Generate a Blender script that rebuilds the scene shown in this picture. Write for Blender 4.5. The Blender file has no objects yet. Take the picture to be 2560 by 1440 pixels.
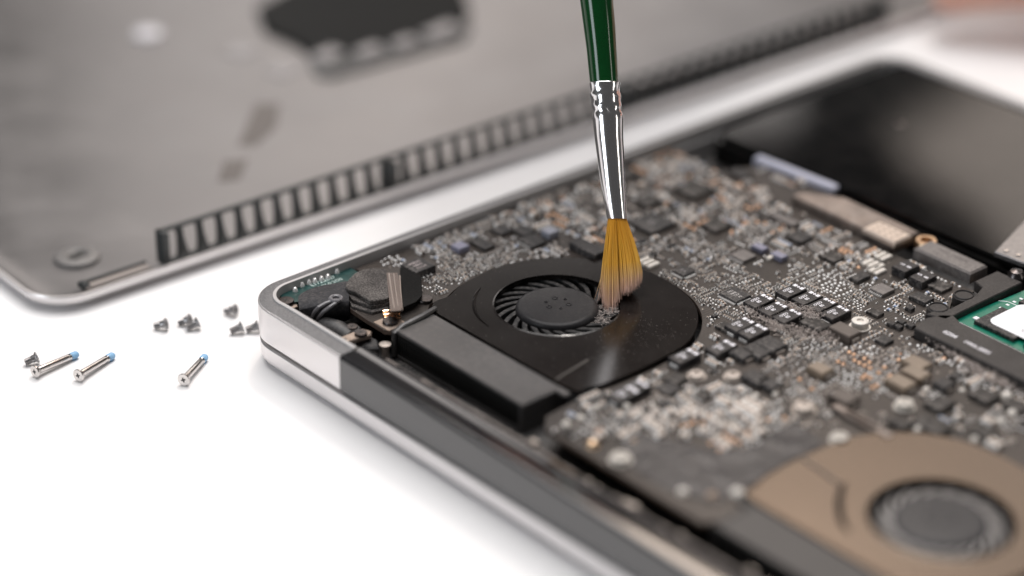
import bpy, bmesh, math, random
from mathutils import Vector, Matrix
R = math.radians
random.seed(7)
S = 0.001                                  # everything below is written in millimetres
sc = bpy.context.scene
col = sc.collection

# ------------------------------------------------------------------ camera
CAM = Vector((450.2, -305.3, 311.0))
F_PX, YAW, PITCH, ROLL = 6068.0, R(138.45), R(28.26), R(0.585)
fwd = Vector((math.cos(YAW) * math.cos(PITCH), math.sin(YAW) * math.cos(PITCH), -math.sin(PITCH)))
r0 = Vector((math.sin(YAW), -math.cos(YAW), 0))
u0 = r0.cross(fwd)
rgt = math.cos(ROLL) * r0 + math.sin(ROLL) * u0
upv = -math.sin(ROLL) * r0 + math.cos(ROLL) * u0
cd = bpy.data.cameras.new('camera')
cam = bpy.data.objects.new('camera', cd)
col.objects.link(cam)
cam.matrix_world = Matrix(((rgt.x, upv.x, -fwd.x, CAM.x * S), (rgt.y, upv.y, -fwd.y, CAM.y * S),
                           (rgt.z, upv.z, -fwd.z, CAM.z * S), (0, 0, 0, 1)))
cd.sensor_width = 36.0
cd.lens = 36.0 * F_PX / 2560.0
cd.clip_start, cd.clip_end = 0.01, 20
cd.dof.use_dof = True
cd.dof.focus_distance = 0.6165
cd.dof.aperture_fstop = 3.2
cd.dof.aperture_blades = 9
sc.camera = cam

# ------------------------------------------------------------------ world, lamps, exposure
w = bpy.data.worlds.new('World')
sc.world = w
w.use_nodes = True
w.node_tree.nodes['Background'].inputs[0].default_value = (0.95, 0.93, 0.92, 1)
w.node_tree.nodes['Background'].inputs[1].default_value = 0.075


def lamp(name, loc, target, size, size_y, power, color):
    l = bpy.data.lights.new(name, 'AREA')
    l.shape = 'RECTANGLE'
    l.size, l.size_y, l.energy, l.color = size, size_y, power, color
    o = bpy.data.objects.new(name, l)
    col.objects.link(o)
    o.location = loc
    o.rotation_euler = (Vector(target) - Vector(loc)).to_track_quat('-Z', 'Y').to_euler()
    return o


lamp('overhead_softbox', (-0.16, 0.16, 1.08), (0.0, 0.03, 0), 1.0, 1.0, 17.0, (1.0, 0.975, 0.965))
# large window-like light low on the left, and a warm one behind the work to the right
lamp('left_window', (-0.08, -1.14, 0.28), (0.05, 0.05, 0.04), 0.40, 0.6, 4.5, (0.88, 0.94, 1.0))
lamp('right_strip_lamp', (1.10, 0.72, 0.26), (0.06, 0.07, 0.05), 0.10, 0.5, 1.0, (1.0, 0.95, 0.88))  # added strip lamp, puts the bright right stripe on the ferrule
lamp('cover_sheen_lamp', (-0.60, 0.56, 0.30), (-0.13, 0.15, 0.0), 0.44, 0.20, 0.42, (1.0, 0.93, 0.89))  # added lamp, set close so it brightens the cover and misses the battery
side = lamp('battery_sheen_lamp', (-0.76, 1.49, 0.95), (0.10, 0.20, 0.0), 0.58, 0.58, 1.8, (1.0, 0.86, 0.76))  # added lamp, there to show as a bright patch in the battery top
side.rotation_euler.rotate_axis('Z', R(40))
lamp('glint_lamp', (-0.55, 0.75, 1.45), (0.08, 0.06, 0), 0.10, 0.10, 4.0, (1.0, 0.93, 0.86))  # added small lamp for glints on the solder
lamp('back_softbox', (-0.86, 1.02, 1.32), (0.12, 0.06, 0), 0.46, 0.5, 5.0, (1.0, 0.82, 0.68))

vs = sc.view_settings
vs.view_transform, vs.look, vs.exposure, vs.gamma = 'Standard', 'None', 0.0, 1.0
sc.cycles.use_denoising = True
sc.cycles.max_bounces = 8


# ------------------------------------------------------------------ helpers
def at(u, v, z):
    """the point at height z (mm) seen at photograph pixel u, v"""
    d = (u - 1280) * rgt - (v - 720) * upv + F_PX * fwd
    k = (z - CAM.z) / d.z
    return (CAM.x + d.x * k, CAM.y + d.y * k)


class MB:
    def __init__(s):
        s.v, s.f, s.m, s.sm, s.uv = [], [], [], [], {}

    def add(s, vs_, fs, m=0, smooth=False):
        n = len(s.v)
        s.v += [tuple(p) for p in vs_]
        for f in fs:
            s.f.append(tuple(i + n for i in f))
            s.m.append(m)
            s.sm.append(smooth)
        return n

    def box(s, cx, cy, z0, z1, sx, sy, c=0.0, rot=0.0, m=0, top=None):
        """box with a chamfer c along its top edges; top = material of the top face"""
        ca, sa = math.cos(rot), math.sin(rot)

        def ring(hx, hy, z):
            return [(cx + x * ca - y * sa, cy + x * sa + y * ca, z) for x, y in ((-hx, -hy), (hx, -hy), (hx, hy), (-hx, hy))]
        hx, hy = sx / 2, sy / 2
        rings = [ring(hx, hy, z0), ring(hx, hy, z1 - c)] + ([ring(hx - c, hy - c, z1)] if c > 0 else [])
        vv = sum(rings, [])
        ff = [(3, 2, 1, 0)]
        for k in range(len(rings) - 1):
            for i in range(4):
                j = (i + 1) % 4
                ff.append((4 * k + i, 4 * k + j, 4 * k + 4 + j, 4 * k + 4 + i))
        s.add(vv, ff, m)
        k = 4 * (len(rings) - 1)
        s.add(rings[-1], [(0, 1, 2, 3)], m if top is None else top)

    def prism(s, pts, z0, z1, c=0.0, m=0, top=None, smooth=False):
        """vertical prism over a counter-clockwise outline; c chamfers the top edge inwards"""
        n = len(pts)
        area = sum(pts[i][0] * pts[(i + 1) % n][1] - pts[(i + 1) % n][0] * pts[i][1] for i in range(n))
        if area < 0:
            pts = pts[::-1]
        rings = [[(x, y, z0) for x, y in pts], [(x, y, z1 - c) for x, y in pts]]
        if c > 0:
            rings.append([(x, y, z1) for x, y in inset(pts, c)])
        vv = sum(rings, [])
        ff = []
        for k in range(len(rings) - 1):
            for i in range(n):
                j = (i + 1) % n
                ff.append((n * k + i, n * k + j, n * k + n + j, n * k + n + i))
        s.add(vv, ff, m, smooth)
        s.add(rings[-1], [tuple(range(n))], m if top is None else top)
        s.add(rings[0], [tuple(range(n - 1, -1, -1))], m)

    def sheet(s, loops, z, m=0):
        """flat sheet bounded by the first loop with the other loops as holes"""
        bm = bmesh.new()
        es = []
        for lp in loops:
            vv = [bm.verts.new((x, y, z)) for x, y in lp]
            for i in range(len(vv)):
                es.append(bm.edges.new((vv[i], vv[(i + 1) % len(vv)])))
        bmesh.ops.triangle_fill(bm, edges=es, use_beauty=True)
        bm.verts.index_update()
        ff = []
        for f in bm.faces:
            f.normal_update()
            idx = [q.index for q in f.verts]
            ff.append(idx if f.normal.z > 0 else idx[::-1])
        s.add([q.co for q in bm.verts], ff, m)
        bm.free()

    def wall(s, lp, z0, z1, m=0, inward=False, smooth=True):
        n = len(lp)
        vv = [(x, y, z0) for x, y in lp] + [(x, y, z1) for x, y in lp]
        ff = []
        for i in range(n):
            j = (i + 1) % n
            q = (i, j, n + j, n + i)
            ff.append(q[::-1] if inward else q)
        s.add(vv, ff, m, smooth)

    def plate(s, loops, z0, z1, m=0, side=None):
        """flat plate with holes and thickness; the first loop counter-clockwise"""
        s.sheet(loops, z1, m)
        side = m if side is None else side
        for k, lp in enumerate(loops):
            a = sum(lp[i][0] * lp[(i + 1) % len(lp)][1] - lp[(i + 1) % len(lp)][0] * lp[i][1] for i in range(len(lp)))
            s.wall(lp, z0, z1, side, inward=(a < 0) != (k > 0))
        return s

    def lathe(s, prof, cx=0, cy=0, n=24, m=0, mat=None, smooth=True, a0=0.0):
        """surface of revolution; prof = (radius, z) from bottom to top; mat = matrix to place it"""
        vv = []
        for r, z in prof:
            for i in range(n):
                a = a0 + 2 * math.pi * i / n
                p = Vector((cx + r * math.cos(a), cy + r * math.sin(a), z))
                vv.append(tuple(mat @ p) if mat else tuple(p))
        ff = []
        for k in range(len(prof) - 1):
            for i in range(n):
                j = (i + 1) % n
                ff.append((n * k + i, n * k + j, n * k + n + j, n * k + n + i))
        if prof[0][0] > 0:
            ff.append(tuple(range(n - 1, -1, -1)))
        if prof[-1][0] > 0:
            ff.append(tuple(n * (len(prof) - 1) + i for i in range(n)))
        s.add(vv, ff, m, smooth)

    def tube(s, pts, rad, n=8, m=0, caps=True, uvw=False):
        """round tube through pts; rad is one radius or one per point"""
        pts = [Vector(p) for p in pts]
        rr = rad if isinstance(rad, (list, tuple)) else [rad] * len(pts)
        ref = None
        vv, ts = [], []
        for i, p in enumerate(pts):
            t = (pts[min(i + 1, len(pts) - 1)] - pts[max(i - 1, 0)]).normalized()
            if ref is None:
                ref = t.orthogonal().normalized()
            ref = (ref - t * ref.dot(t)).normalized()
            b = t.cross(ref)
            for k in range(n):
                a = 2 * math.pi * k / n
                vv.append(tuple(p + rr[i] * (math.cos(a) * ref + math.sin(a) * b)))
                ts.append(i / (len(pts) - 1))
        ff = []
        for i in range(len(pts) - 1):
            for k in range(n):
                j = (k + 1) % n
                ff.append((i * n + k, i * n + j, i * n + n + j, i * n + n + k))
        if caps:
            ff.append(tuple(range(n - 1, -1, -1)))
            ff.append(tuple((len(pts) - 1) * n + k for k in range(n)))
        n0 = s.add(vv, ff, m, True)
        if uvw:
            for i, t in enumerate(ts):
                s.uv[n0 + i] = t

    def text(s, body, size, x, y, z, rot=0.0, m=0, sx=1.0):
        """flat printed lettering"""
        cu = bpy.data.curves.new('print', 'FONT')
        cu.body, cu.size, cu.align_x, cu.align_y = body, size, 'CENTER', 'CENTER'
        cu.resolution_u = 2
        cu.offset = size * 0.018
        o = bpy.data.objects.new('print', cu)
        col.objects.link(o)
        me = o.evaluated_get(bpy.context.evaluated_depsgraph_get()).to_mesh()
        ca, sa = math.cos(rot), math.sin(rot)
        vv = [(x + q.co.x * sx * ca - q.co.y * sa, y + q.co.x * sx * sa + q.co.y * ca, z) for q in me.vertices]
        ff = [tuple(p.vertices) for p in me.polygons]
        s.add(vv, ff, m)
        o.to_mesh_clear()
        bpy.data.objects.remove(o)
        bpy.data.curves.remove(cu)

    def mesh(s, name, mats, origin=(0, 0, 0)):
        me = bpy.data.meshes.new(name)
        ox, oy, oz = origin
        me.from_pydata([((x - ox) * S, (y - oy) * S, (z - oz) * S) for x, y, z in s.v], [], s.f)
        for mt in mats:
            me.materials.append(mt)
        me.polygons.foreach_set('material_index', s.m)
        me.polygons.foreach_set('use_smooth', s.sm)
        if s.uv:
            lay = me.uv_layers.new(name='UVMap')
            for lp in me.loops:
                lay.data[lp.index].uv = (s.uv.get(lp.vertex_index, 0.0), 0.5)
        me.set_sharp_from_angle(angle=R(38))
        me.update()
        return me

    def build(s, name, mats, parent=None, origin=(0, 0, 0), label=None, kind=None):
        if not isinstance(mats, (list, tuple)):
            mats = [mats]
        return link(name, s.mesh(name, mats, origin), parent, origin, label, kind)


def link(name, me, parent=None, loc=(0, 0, 0), label=None, kind=None, rot=0.0):
    o = bpy.data.objects.new(name, me)
    col.objects.link(o)
    o.location = Vector(loc) * S
    o.rotation_euler.z = rot
    if parent:
        o.parent = parent
    if label:
        o['label'] = label
    if kind:
        o['kind'] = kind
    return o


def thing(name, label, cat, group=None, loc=(0, 0, 0), data=None):
    o = bpy.data.objects.new(name, data)
    if data is None:
        o.empty_display_size = 0.01
    col.objects.link(o)
    o.location = Vector(loc) * S
    o['label'], o['category'] = label, cat
    if group:
        o['group'] = group
    return o


def inset(pts, d):
    n = len(pts)
    out = []
    for i in range(n):
        p0, p1, p2 = Vector(pts[i - 1]), Vector(pts[i]), Vector(pts[(i + 1) % n])
        a, b = (p1 - p0), (p2 - p1)
        if a.length < 1e-9 or b.length < 1e-9:
            out.append(tuple(p1))
            continue
        a.normalize()
        b.normalize()
        n1, n2 = Vector((-a.y, a.x)), Vector((-b.y, b.x))
        q = n1 + n2
        q = q / max(q.length_squared, 0.4) * 2
        out.append(tuple(p1 + q * d))
    return out


def rrect(x0, y0, x1, y1, r, n=6):
    pts = []
    for cx, cy, a in ((x1 - r, y0 + r, -90), (x1 - r, y1 - r, 0), (x0 + r, y1 - r, 90), (x0 + r, y0 + r, 180)):
        for k in range(n + 1):
            t = R(a + 90 * k / n)
            pts.append((cx + r * math.cos(t), cy + r * math.sin(t)))
    return pts


def circle(cx, cy, r, n=32):
    return [(cx + r * math.cos(2 * math.pi * i / n), cy + r * math.sin(2 * math.pi * i / n)) for i in range(n)]


def smooth_loop(pts, n=6):
    """closed Catmull-Rom curve through pts"""
    out = []
    m = len(pts)
    for i in range(m):
        p0, p1, p2, p3 = (Vector(pts[(i + k) % m]) for k in (-1, 0, 1, 2))
        for k in range(n):
            t = k / n
            out.append(tuple(0.5 * ((2 * p1) + (p2 - p0) * t + (2 * p0 - 5 * p1 + 4 * p2 - p3) * t * t + (3 * p1 - p0 - 3 * p2 + p3) * t ** 3)))
    return out


# ------------------------------------------------------------------ materials
MATS = {}


def mat(name, color, rough=0.5, metal=0.0, bump=0.0, bscale=1.0, var=0.0, vscale=0.2, dust=0.0, dscale=1.2,
        dcol=(0.33, 0.30, 0.28), coat=0.0, spec=None, rvar=0.0, sheen=0.0, trans=0.0, alpha=None):
    """principled material with noise for tint, roughness, dust specks and fine relief; scales are per millimetre"""
    m = bpy.data.materials.new(name)
    m.use_nodes = True
    nt = m.node_tree
    N, L = nt.nodes, nt.links
    b = N['Principled BSDF']
    b.inputs['Base Color'].default_value = (*color, 1)
    b.inputs['Roughness'].default_value = rough
    b.inputs['Metallic'].default_value = metal
    b.inputs['Coat Weight'].default_value = coat
    b.inputs['Coat Roughness'].default_value = 0.08
    b.inputs['Transmission Weight'].default_value = trans
    if spec is not None:
        b.inputs['Specular IOR Level'].default_value = spec
    tc = N.new('ShaderNodeTexCoord')

    def noise(scale, detail=3.0):
        n = N.new('ShaderNodeTexNoise')
        n.inputs['Scale'].default_value = scale * 1000
        n.inputs['Detail'].default_value = detail
        L.new(tc.outputs['Object'], n.inputs['Vector'])
        return n
    cur = None
    if var > 0:
        n = noise(vscale)
        mp = N.new('ShaderNodeMapRange')
        mp.inputs['From Min'].default_value, mp.inputs['From Max'].default_value = 0.3, 0.7
        mp.inputs['To Min'].default_value, mp.inputs['To Max'].default_value = 1 - var, 1 + var
        L.new(n.outputs[0], mp.inputs['Value'])
        mx = N.new('ShaderNodeMix')
        mx.data_type, mx.blend_type = 'RGBA', 'MULTIPLY'
        mx.inputs['Factor'].default_value = 1
        mx.inputs['A'].default_value = (*color, 1)
        L.new(mp.outputs[0], mx.inputs['B'])
        cur = mx.outputs['Result']
    if dust > 0:
        n1, n2 = noise(dscale, 6.0), noise(dscale * 0.07, 2.0)
        add = N.new('ShaderNodeMath')
        add.operation = 'MULTIPLY_ADD'
        L.new(n2.outputs[0], add.inputs[0])
        add.inputs[1].default_value = 0.55
        L.new(n1.outputs[0], add.inputs[2])
        mp = N.new('ShaderNodeMapRange')
        mp.inputs['From Min'].default_value, mp.inputs['From Max'].default_value = 0.72, 1.0
        mp.inputs['To Min'].default_value, mp.inputs['To Max'].default_value = 0, dust
        L.new(add.outputs[0], mp.inputs['Value'])
        mx = N.new('ShaderNodeMix')
        mx.data_type = 'RGBA'
        mx.inputs['A'].default_value = (*color, 1)
        if cur:
            L.new(cur, mx.inputs['A'])
        mx.inputs['B'].default_value = (*dcol, 1)
        L.new(mp.outputs[0], mx.inputs['Factor'])
        cur = mx.outputs['Result']
    if cur:
        L.new(cur, b.inputs['Base Color'])
    if rvar > 0:
        n = noise(vscale * 2.3)
        mp = N.new('ShaderNodeMapRange')
        mp.inputs['From Min'].default_value, mp.inputs['From Max'].default_value = 0.3, 0.7
        mp.inputs['To Min'].default_value, mp.inputs['To Max'].default_value = max(0.02, rough - rvar), rough + rvar
        L.new(n.outputs[0], mp.inputs['Value'])
        L.new(mp.outputs[0], b.inputs['Roughness'])
    if bump > 0:
        n = noise(bscale, 5.0)
        bp = N.new('ShaderNodeBump')
        bp.inputs['Strength'].default_value = 1.0
        bp.inputs['Distance'].default_value = bump * S
        L.new(n.outputs[0], bp.inputs['Height'])
        L.new(bp.outputs[0], b.inputs['Normal'])
    MATS[name] = m
    return m


table_m = mat('white_laminate', (0.80, 0.795, 0.80), 0.45, bump=0.01, bscale=0.6, var=0.012, vscale=0.01)
alu = mat('bead_blasted_aluminium', (0.84, 0.81, 0.805), 0.36, 0.8, bump=0.004, bscale=6.0)
alu_ledge = mat('gritty_aluminium_ledge', (0.15, 0.147, 0.15), 0.6, 0.2, bump=0.03, bscale=3.0, var=0.30, vscale=2.5)
alu_cover = mat('satin_aluminium_cover', (0.285, 0.280, 0.284), 0.37, 1.0, bump=0.006, bscale=2.0, var=0.05, vscale=0.022, rvar=0.05)
black_in = mat('black_case_floor', (0.012, 0.012, 0.013), 0.6, var=0.2, dust=0.3)
hinge_m = mat('charcoal_hinge_plastic', (0.010, 0.0098, 0.0112), 0.11)
hinge_m.node_tree.nodes['Principled BSDF'].inputs['IOR'].default_value = 2.0
hinge_edge = mat('worn_hinge_edge', (0.20, 0.17, 0.155), 0.6, 0.0, bump=0.25, bscale=0.9, var=0.5, vscale=0.7)
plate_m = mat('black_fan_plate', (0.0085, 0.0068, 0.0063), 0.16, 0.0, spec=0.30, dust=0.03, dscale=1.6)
plate2_m = mat('warm_reflection_fan_plate', (0.125, 0.098, 0.076), 0.27, 0.75, var=0.03, vscale=0.05)  # black plate like the other fan's; warm reflection put into its colour
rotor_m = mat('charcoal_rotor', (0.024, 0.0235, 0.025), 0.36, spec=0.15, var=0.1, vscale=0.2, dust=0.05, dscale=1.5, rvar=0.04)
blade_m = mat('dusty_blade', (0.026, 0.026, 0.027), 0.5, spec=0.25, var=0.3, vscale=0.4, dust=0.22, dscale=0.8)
pale_blade_m = mat('pale_near_blade', (0.36, 0.34, 0.33), 0.6, var=0.2, vscale=0.4)  # near fan's blades, paler than the other fan's
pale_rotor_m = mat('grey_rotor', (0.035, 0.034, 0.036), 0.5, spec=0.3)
sink_m = mat('black_heat_sink', (0.072, 0.07, 0.071), 0.34, 0.3, spec=0.6, bump=0.006, bscale=0.8, var=0.06, vscale=0.05, dust=0.12, dscale=0.8, rvar=0.03)
sink2_m = mat('dim_black_heat_sink', (0.045, 0.043, 0.043), 0.45, 0.1, spec=0.35, var=0.1, vscale=0.06)  # darker copy of the same sink metal; weaker sheen put into the colour
fin_m = mat('black_fin', (0.02, 0.022, 0.022), 0.55, 0.3, dust=0.3)
dust_m = mat('grey_lint', (0.52, 0.46, 0.43), 0.95)
speck_m = mat('pale_dust_speck', (0.30, 0.27, 0.24), 0.8)
epoxy = mat('black_epoxy', (0.020, 0.020, 0.022), 0.42, spec=0.25, var=0.25, vscale=0.5, dust=0.35, dscale=1.5, bump=0.01, bscale=6)
epoxy_dusty = mat('dusty_black_epoxy', (0.022, 0.020, 0.019), 0.5, spec=0.25, var=0.3, vscale=0.5, dust=0.4, dscale=0.8, bump=0.01, bscale=6)
cap_black = mat('black_polymer_case', (0.016, 0.016, 0.019), 0.38, spec=0.25, var=0.2, vscale=0.6, dust=0.25, dscale=1.8)
print_m = mat('white_print', (0.78, 0.77, 0.82), 0.5)
print_dim = mat('grey_print', (0.30, 0.28, 0.28), 0.5)
print_dark = mat('dark_print', (0.05, 0.045, 0.045), 0.5)
solder = mat('solder', (0.92, 0.91, 0.90), 0.30, 0.40)
blue_c = mat('blue_grey_part', (0.20, 0.27, 0.42), 0.4)
orange_c = mat('orange_part', (0.55, 0.22, 0.06), 0.5)
tin = mat('dull_tin', (0.40, 0.355, 0.32), 0.5, 0.5, var=0.2, vscale=1.0)
gold = mat('gold_plating', (0.66, 0.47, 0.31), 0.3, 1.0, var=0.2, vscale=0.8)
solder_warm_lit = mat('warm_lit_solder', (0.90, 0.56, 0.36), 0.35, 0.4, var=0.2, vscale=1.0)  # solder bumps with warm light put into their colour
tan_c = mat('tan_ceramic', (0.34, 0.25, 0.185), 0.5, var=0.25, vscale=1.0)
brown_c = mat('brown_ceramic', (0.10, 0.07, 0.055), 0.5, var=0.25, vscale=1.0)
grey_c = mat('grey_ceramic', (0.38, 0.315, 0.265), 0.5, var=0.2, vscale=1.0)
dark_c = mat('dark_resistor', (0.018, 0.018, 0.02), 0.4, spec=0.25)
white_c = mat('white_ceramic', (0.66, 0.62, 0.57), 0.4, var=0.1, vscale=1.0)
yellow_c = mat('amber_tantalum', (0.55, 0.33, 0.08), 0.5)
shield = mat('tinned_shield', (0.19, 0.155, 0.135), 0.5, 0.5, var=0.35, vscale=0.12, dust=0.5, dscale=0.5, bump=0.02, bscale=1.0)
conn_m = mat('grey_plastic_connector', (0.12, 0.108, 0.104), 0.5, var=0.1, vscale=0.3, dust=0.3)
bar_m = mat('pale_lilac_bar', (0.50, 0.51, 0.61), 0.28)
batt_m = mat('glossy_black_battery', (0.004, 0.004, 0.004), 0.07, spec=0.35, dust=0.02, dscale=0.12)
batt_label = mat('grey_battery_label', (0.075, 0.066, 0.06), 0.45, var=0.05, vscale=0.03)
green_pcb = mat('green_pcb', (0.0, 0.15, 0.095), 0.33, var=0.2, vscale=0.35, coat=0.2)
teal_pcb = mat('dark_teal_pcb', (0.012, 0.05, 0.048), 0.3, var=0.3, vscale=0.5)
bracket_m = mat('black_bracket_plastic', (0.028, 0.026, 0.026), 0.45, spec=0.25, var=0.12, vscale=0.3, dust=0.08, dscale=1.5)
sticker_m = mat('white_sticker', (0.82, 0.83, 0.87), 0.4)
dark_steel = mat('dark_steel_screw', (0.11, 0.10, 0.10), 0.33, 1.0, var=0.3, vscale=1.0)
steel = mat('bright_steel', (0.66, 0.63, 0.61), 0.22, 1.0, var=0.12, vscale=1.2)
steel_dull = mat('grey_steel', (0.30, 0.295, 0.30), 0.36, 1.0, var=0.2, vscale=0.8)
recess_m = mat('screw_recess', (0.015, 0.015, 0.015), 0.6)
blue_m = mat('blue_threadlocker', (0.24, 0.45, 0.68), 0.5, bump=0.05, bscale=2.0, var=0.2, vscale=1.0)
thread_m = mat('dusty_brass_thread', (0.55, 0.50, 0.44), 0.3, 1.0)
cloth_m = mat('black_woven_tape', (0.030, 0.030, 0.034), 0.65, spec=0.25, bump=0.12, bscale=3.2, var=0.2, vscale=0.8, dust=0.15)
rubber_m = mat('black_rubber', (0.022, 0.022, 0.024), 0.5, bump=0.02, bscale=1.0, dust=0.15)
cable_m = mat('grey_cable', (0.15, 0.145, 0.155), 0.35, coat=0.3)
foam_m = mat('grey_foam', (0.050, 0.045, 0.043), 0.8, spec=0.25, bump=0.03, bscale=3.5, var=0.25, vscale=1.2, dust=0.4, dscale=2.2)
flap_m = mat('matte_black_film', (0.006, 0.006, 0.006), 0.7, spec=0.1, dust=0.02, dscale=1.5)
film_m = mat('clear_brown_film', (0.15, 0.115, 0.10), 0.25, 0.2, coat=0.6, bump=0.06, bscale=1.0)
bronze = mat('bronze_bracket', (0.33, 0.27, 0.23), 0.42, 0.8, var=0.2, vscale=0.3)
vent_m = mat('black_vent_plastic', (0.028, 0.032, 0.033), 0.4, var=0.15, vscale=0.2)
stain_m = mat('grey_residue', (0.135, 0.125, 0.12), 0.5, 0.6)
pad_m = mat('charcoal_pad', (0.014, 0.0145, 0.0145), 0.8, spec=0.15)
tab_m = mat('pale_grey_tab', (0.30, 0.29, 0.295), 0.5, 0.3)
skin_m = mat('skin', (0.58, 0.33, 0.26), 0.45, var=0.12, vscale=0.05, bump=0.05, bscale=0.8)
handle_m = mat('green_lacquer', (0.0006, 0.042, 0.008), 0.14, coat=0.15, var=0.1, vscale=0.1)
ferrule_m = mat('chromed_ferrule', (0.88, 0.87, 0.88), 0.15, 1.0, bump=0.012, bscale=0.12)
skin_m.node_tree.nodes['Principled BSDF'].inputs['Subsurface Weight'].default_value = 0.15
skin_m.node_tree.nodes['Principled BSDF'].inputs['Subsurface Scale'].default_value = 0.004


def board_material():
    """near-black solder mask with routed traces, tiny tinned vias and settled dust"""
    m = bpy.data.materials.new('black_solder_mask')
    m.use_nodes = True
    N, L = m.node_tree.nodes, m.node_tree.links
    b = N['Principled BSDF']
    tc = N.new('ShaderNodeTexCoord')

    def vm(op, a, bb):
        n = N.new('ShaderNodeMath')
        n.operation = op
        for i, q in enumerate((a, bb)):
            if isinstance(q, (int, float)):
                n.inputs[i].default_value = q
            else:
                L.new(q, n.inputs[i])
        return n.outputs[0]
    # traces: rows broken into blocks that run along x or along y
    vor = N.new('ShaderNodeTexVoronoi')
    vor.distance = 'CHEBYCHEV'
    vor.inputs['Scale'].default_value = 90
    L.new(tc.outputs['Object'], vor.inputs['Vector'])
    sep = N.new('ShaderNodeSeparateXYZ')
    L.new(tc.outputs['Object'], sep.inputs[0])
    sc_ = N.new('ShaderNodeSeparateColor')
    L.new(vor.outputs['Color'], sc_.inputs[0])
    pick = vm('GREATER_THAN', sc_.outputs[0], 0.5)
    diag = vm('GREATER_THAN', sc_.outputs[1], 0.72)
    inv = vm('SUBTRACT', 1.0, pick)
    co = vm('ADD', vm('MULTIPLY', sep.outputs[0], pick), vm('MULTIPLY', sep.outputs[1], inv))
    co = vm('ADD', co, vm('MULTIPLY', vm('MULTIPLY', sep.outputs[0], diag), inv))
    tr = vm('PINGPONG', vm('MULTIPLY', co, 1000 / 0.9), 0.5)
    tr = vm('GREATER_THAN', tr, 0.30)
    on = vm('GREATER_THAN', sc_.outputs[2], 0.35)
    tr = vm('MULTIPLY', tr, on)
    # vias
    v2 = N.new('ShaderNodeTexVoronoi')
    v2.inputs['Scale'].default_value = 520
    v2.inputs['Randomness'].default_value = 0.85
    L.new(tc.outputs['Object'], v2.inputs['Vector'])
    via = vm('LESS_THAN', v2.outputs['Distance'], 0.11)
    s2 = N.new('ShaderNodeSeparateColor')
    L.new(v2.outputs['Color'], s2.inputs[0])
    via = vm('MULTIPLY', via, vm('GREATER_THAN', s2.outputs[0], 0.55))
    nz = N.new('ShaderNodeTexNoise')
    nz.inputs['Scale'].default_value = 45
    nz.inputs['Detail'].default_value = 4
    L.new(tc.outputs['Object'], nz.inputs['Vector'])
    nf = N.new('ShaderNodeTexNoise')
    nf.inputs['Scale'].default_value = 1500
    nf.inputs['Detail'].default_value = 4
    L.new(tc.outputs['Object'], nf.inputs['Vector'])
    mp = N.new('ShaderNodeMapRange')
    mp.inputs['From Min'].default_value, mp.inputs['From Max'].default_value = 0.5, 1.25
    mp.inputs['To Min'].default_value, mp.inputs['To Max'].default_value = 0.0, 0.22
    L.new(vm('ADD', nz.outputs[0], vm('MULTIPLY', nf.outputs[0], 0.7)), mp.inputs['Value'])

    def mix(a, bb, f):
        x = N.new('ShaderNodeMix')
        x.data_type = 'RGBA'
        for k, q in (('A', a), ('B', bb)):
            if isinstance(q, tuple):
                x.inputs[k].default_value = (*q, 1)
            else:
                L.new(q, x.inputs[k])
        L.new(f, x.inputs['Factor'])
        return x.outputs['Result']
    c = mix((0.010, 0.0088, 0.0085), (0.034, 0.028, 0.026), tr)
    c = mix(c, (0.22, 0.18, 0.155), mp.outputs[0])
    c = mix(c, (0.55, 0.52, 0.48), via)
    L.new(c, b.inputs['Base Color'])
    b.inputs['Roughness'].default_value = 0.36
    b.inputs['Specular IOR Level'].default_value = 0.3
    bp = N.new('ShaderNodeBump')
    bp.inputs['Distance'].default_value = 0.02 * S
    L.new(tr, bp.inputs['Height'])
    L.new(bp.outputs[0], b.inputs['Normal'])
    L.new(vm('MULTIPLY', via, 0.9), b.inputs['Metallic'])
    return m


board_m = board_material()


def bristle_material():
    m = bpy.data.materials.new('amber_bristle')
    m.use_nodes = True
    N, L = m.node_tree.nodes, m.node_tree.links
    b = N['Principled BSDF']
    uv = N.new('ShaderNodeUVMap')
    sp = N.new('ShaderNodeSeparateXYZ')
    L.new(uv.outputs[0], sp.inputs[0])
    rp = N.new('ShaderNodeValToRGB')
    e = rp.color_ramp.elements
    e[0].position, e[0].color = 0.0, (0.60, 0.27, 0.018, 1)
    e[1].position, e[1].color = 1.0, (0.72, 0.48, 0.41, 1)
    k = e.new(0.55)
    k.color = (0.78, 0.44, 0.06, 1)
    k = e.new(0.72)
    k.color = (0.74, 0.47, 0.18, 1)
    L.new(sp.outputs[0], rp.inputs[0])
    L.new(rp.outputs[0], b.inputs['Base Color'])
    b.inputs['Roughness'].default_value = 0.42
    return m


bristle_m = bristle_material()

# ------------------------------------------------------------------ setting: the white table
mb = MB()
mb.add([(-1600, -1500, 0), (1600, -1500, 0), (1600, 1700, 0), (-1600, 1700, 0)], [(0, 1, 2, 3)])
mb.build('tabletop', table_m, kind='structure')

# ------------------------------------------------------------------ the laptop
laptop = thing('laptop', 'opened silver laptop lying upside down with dusty circuit board and fans exposed', 'laptop')
X0, Y0, X1, Y1, RC = -0.7, 2.0, 363.0, 251.0, 11.5
SEAM = 40.5


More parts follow.
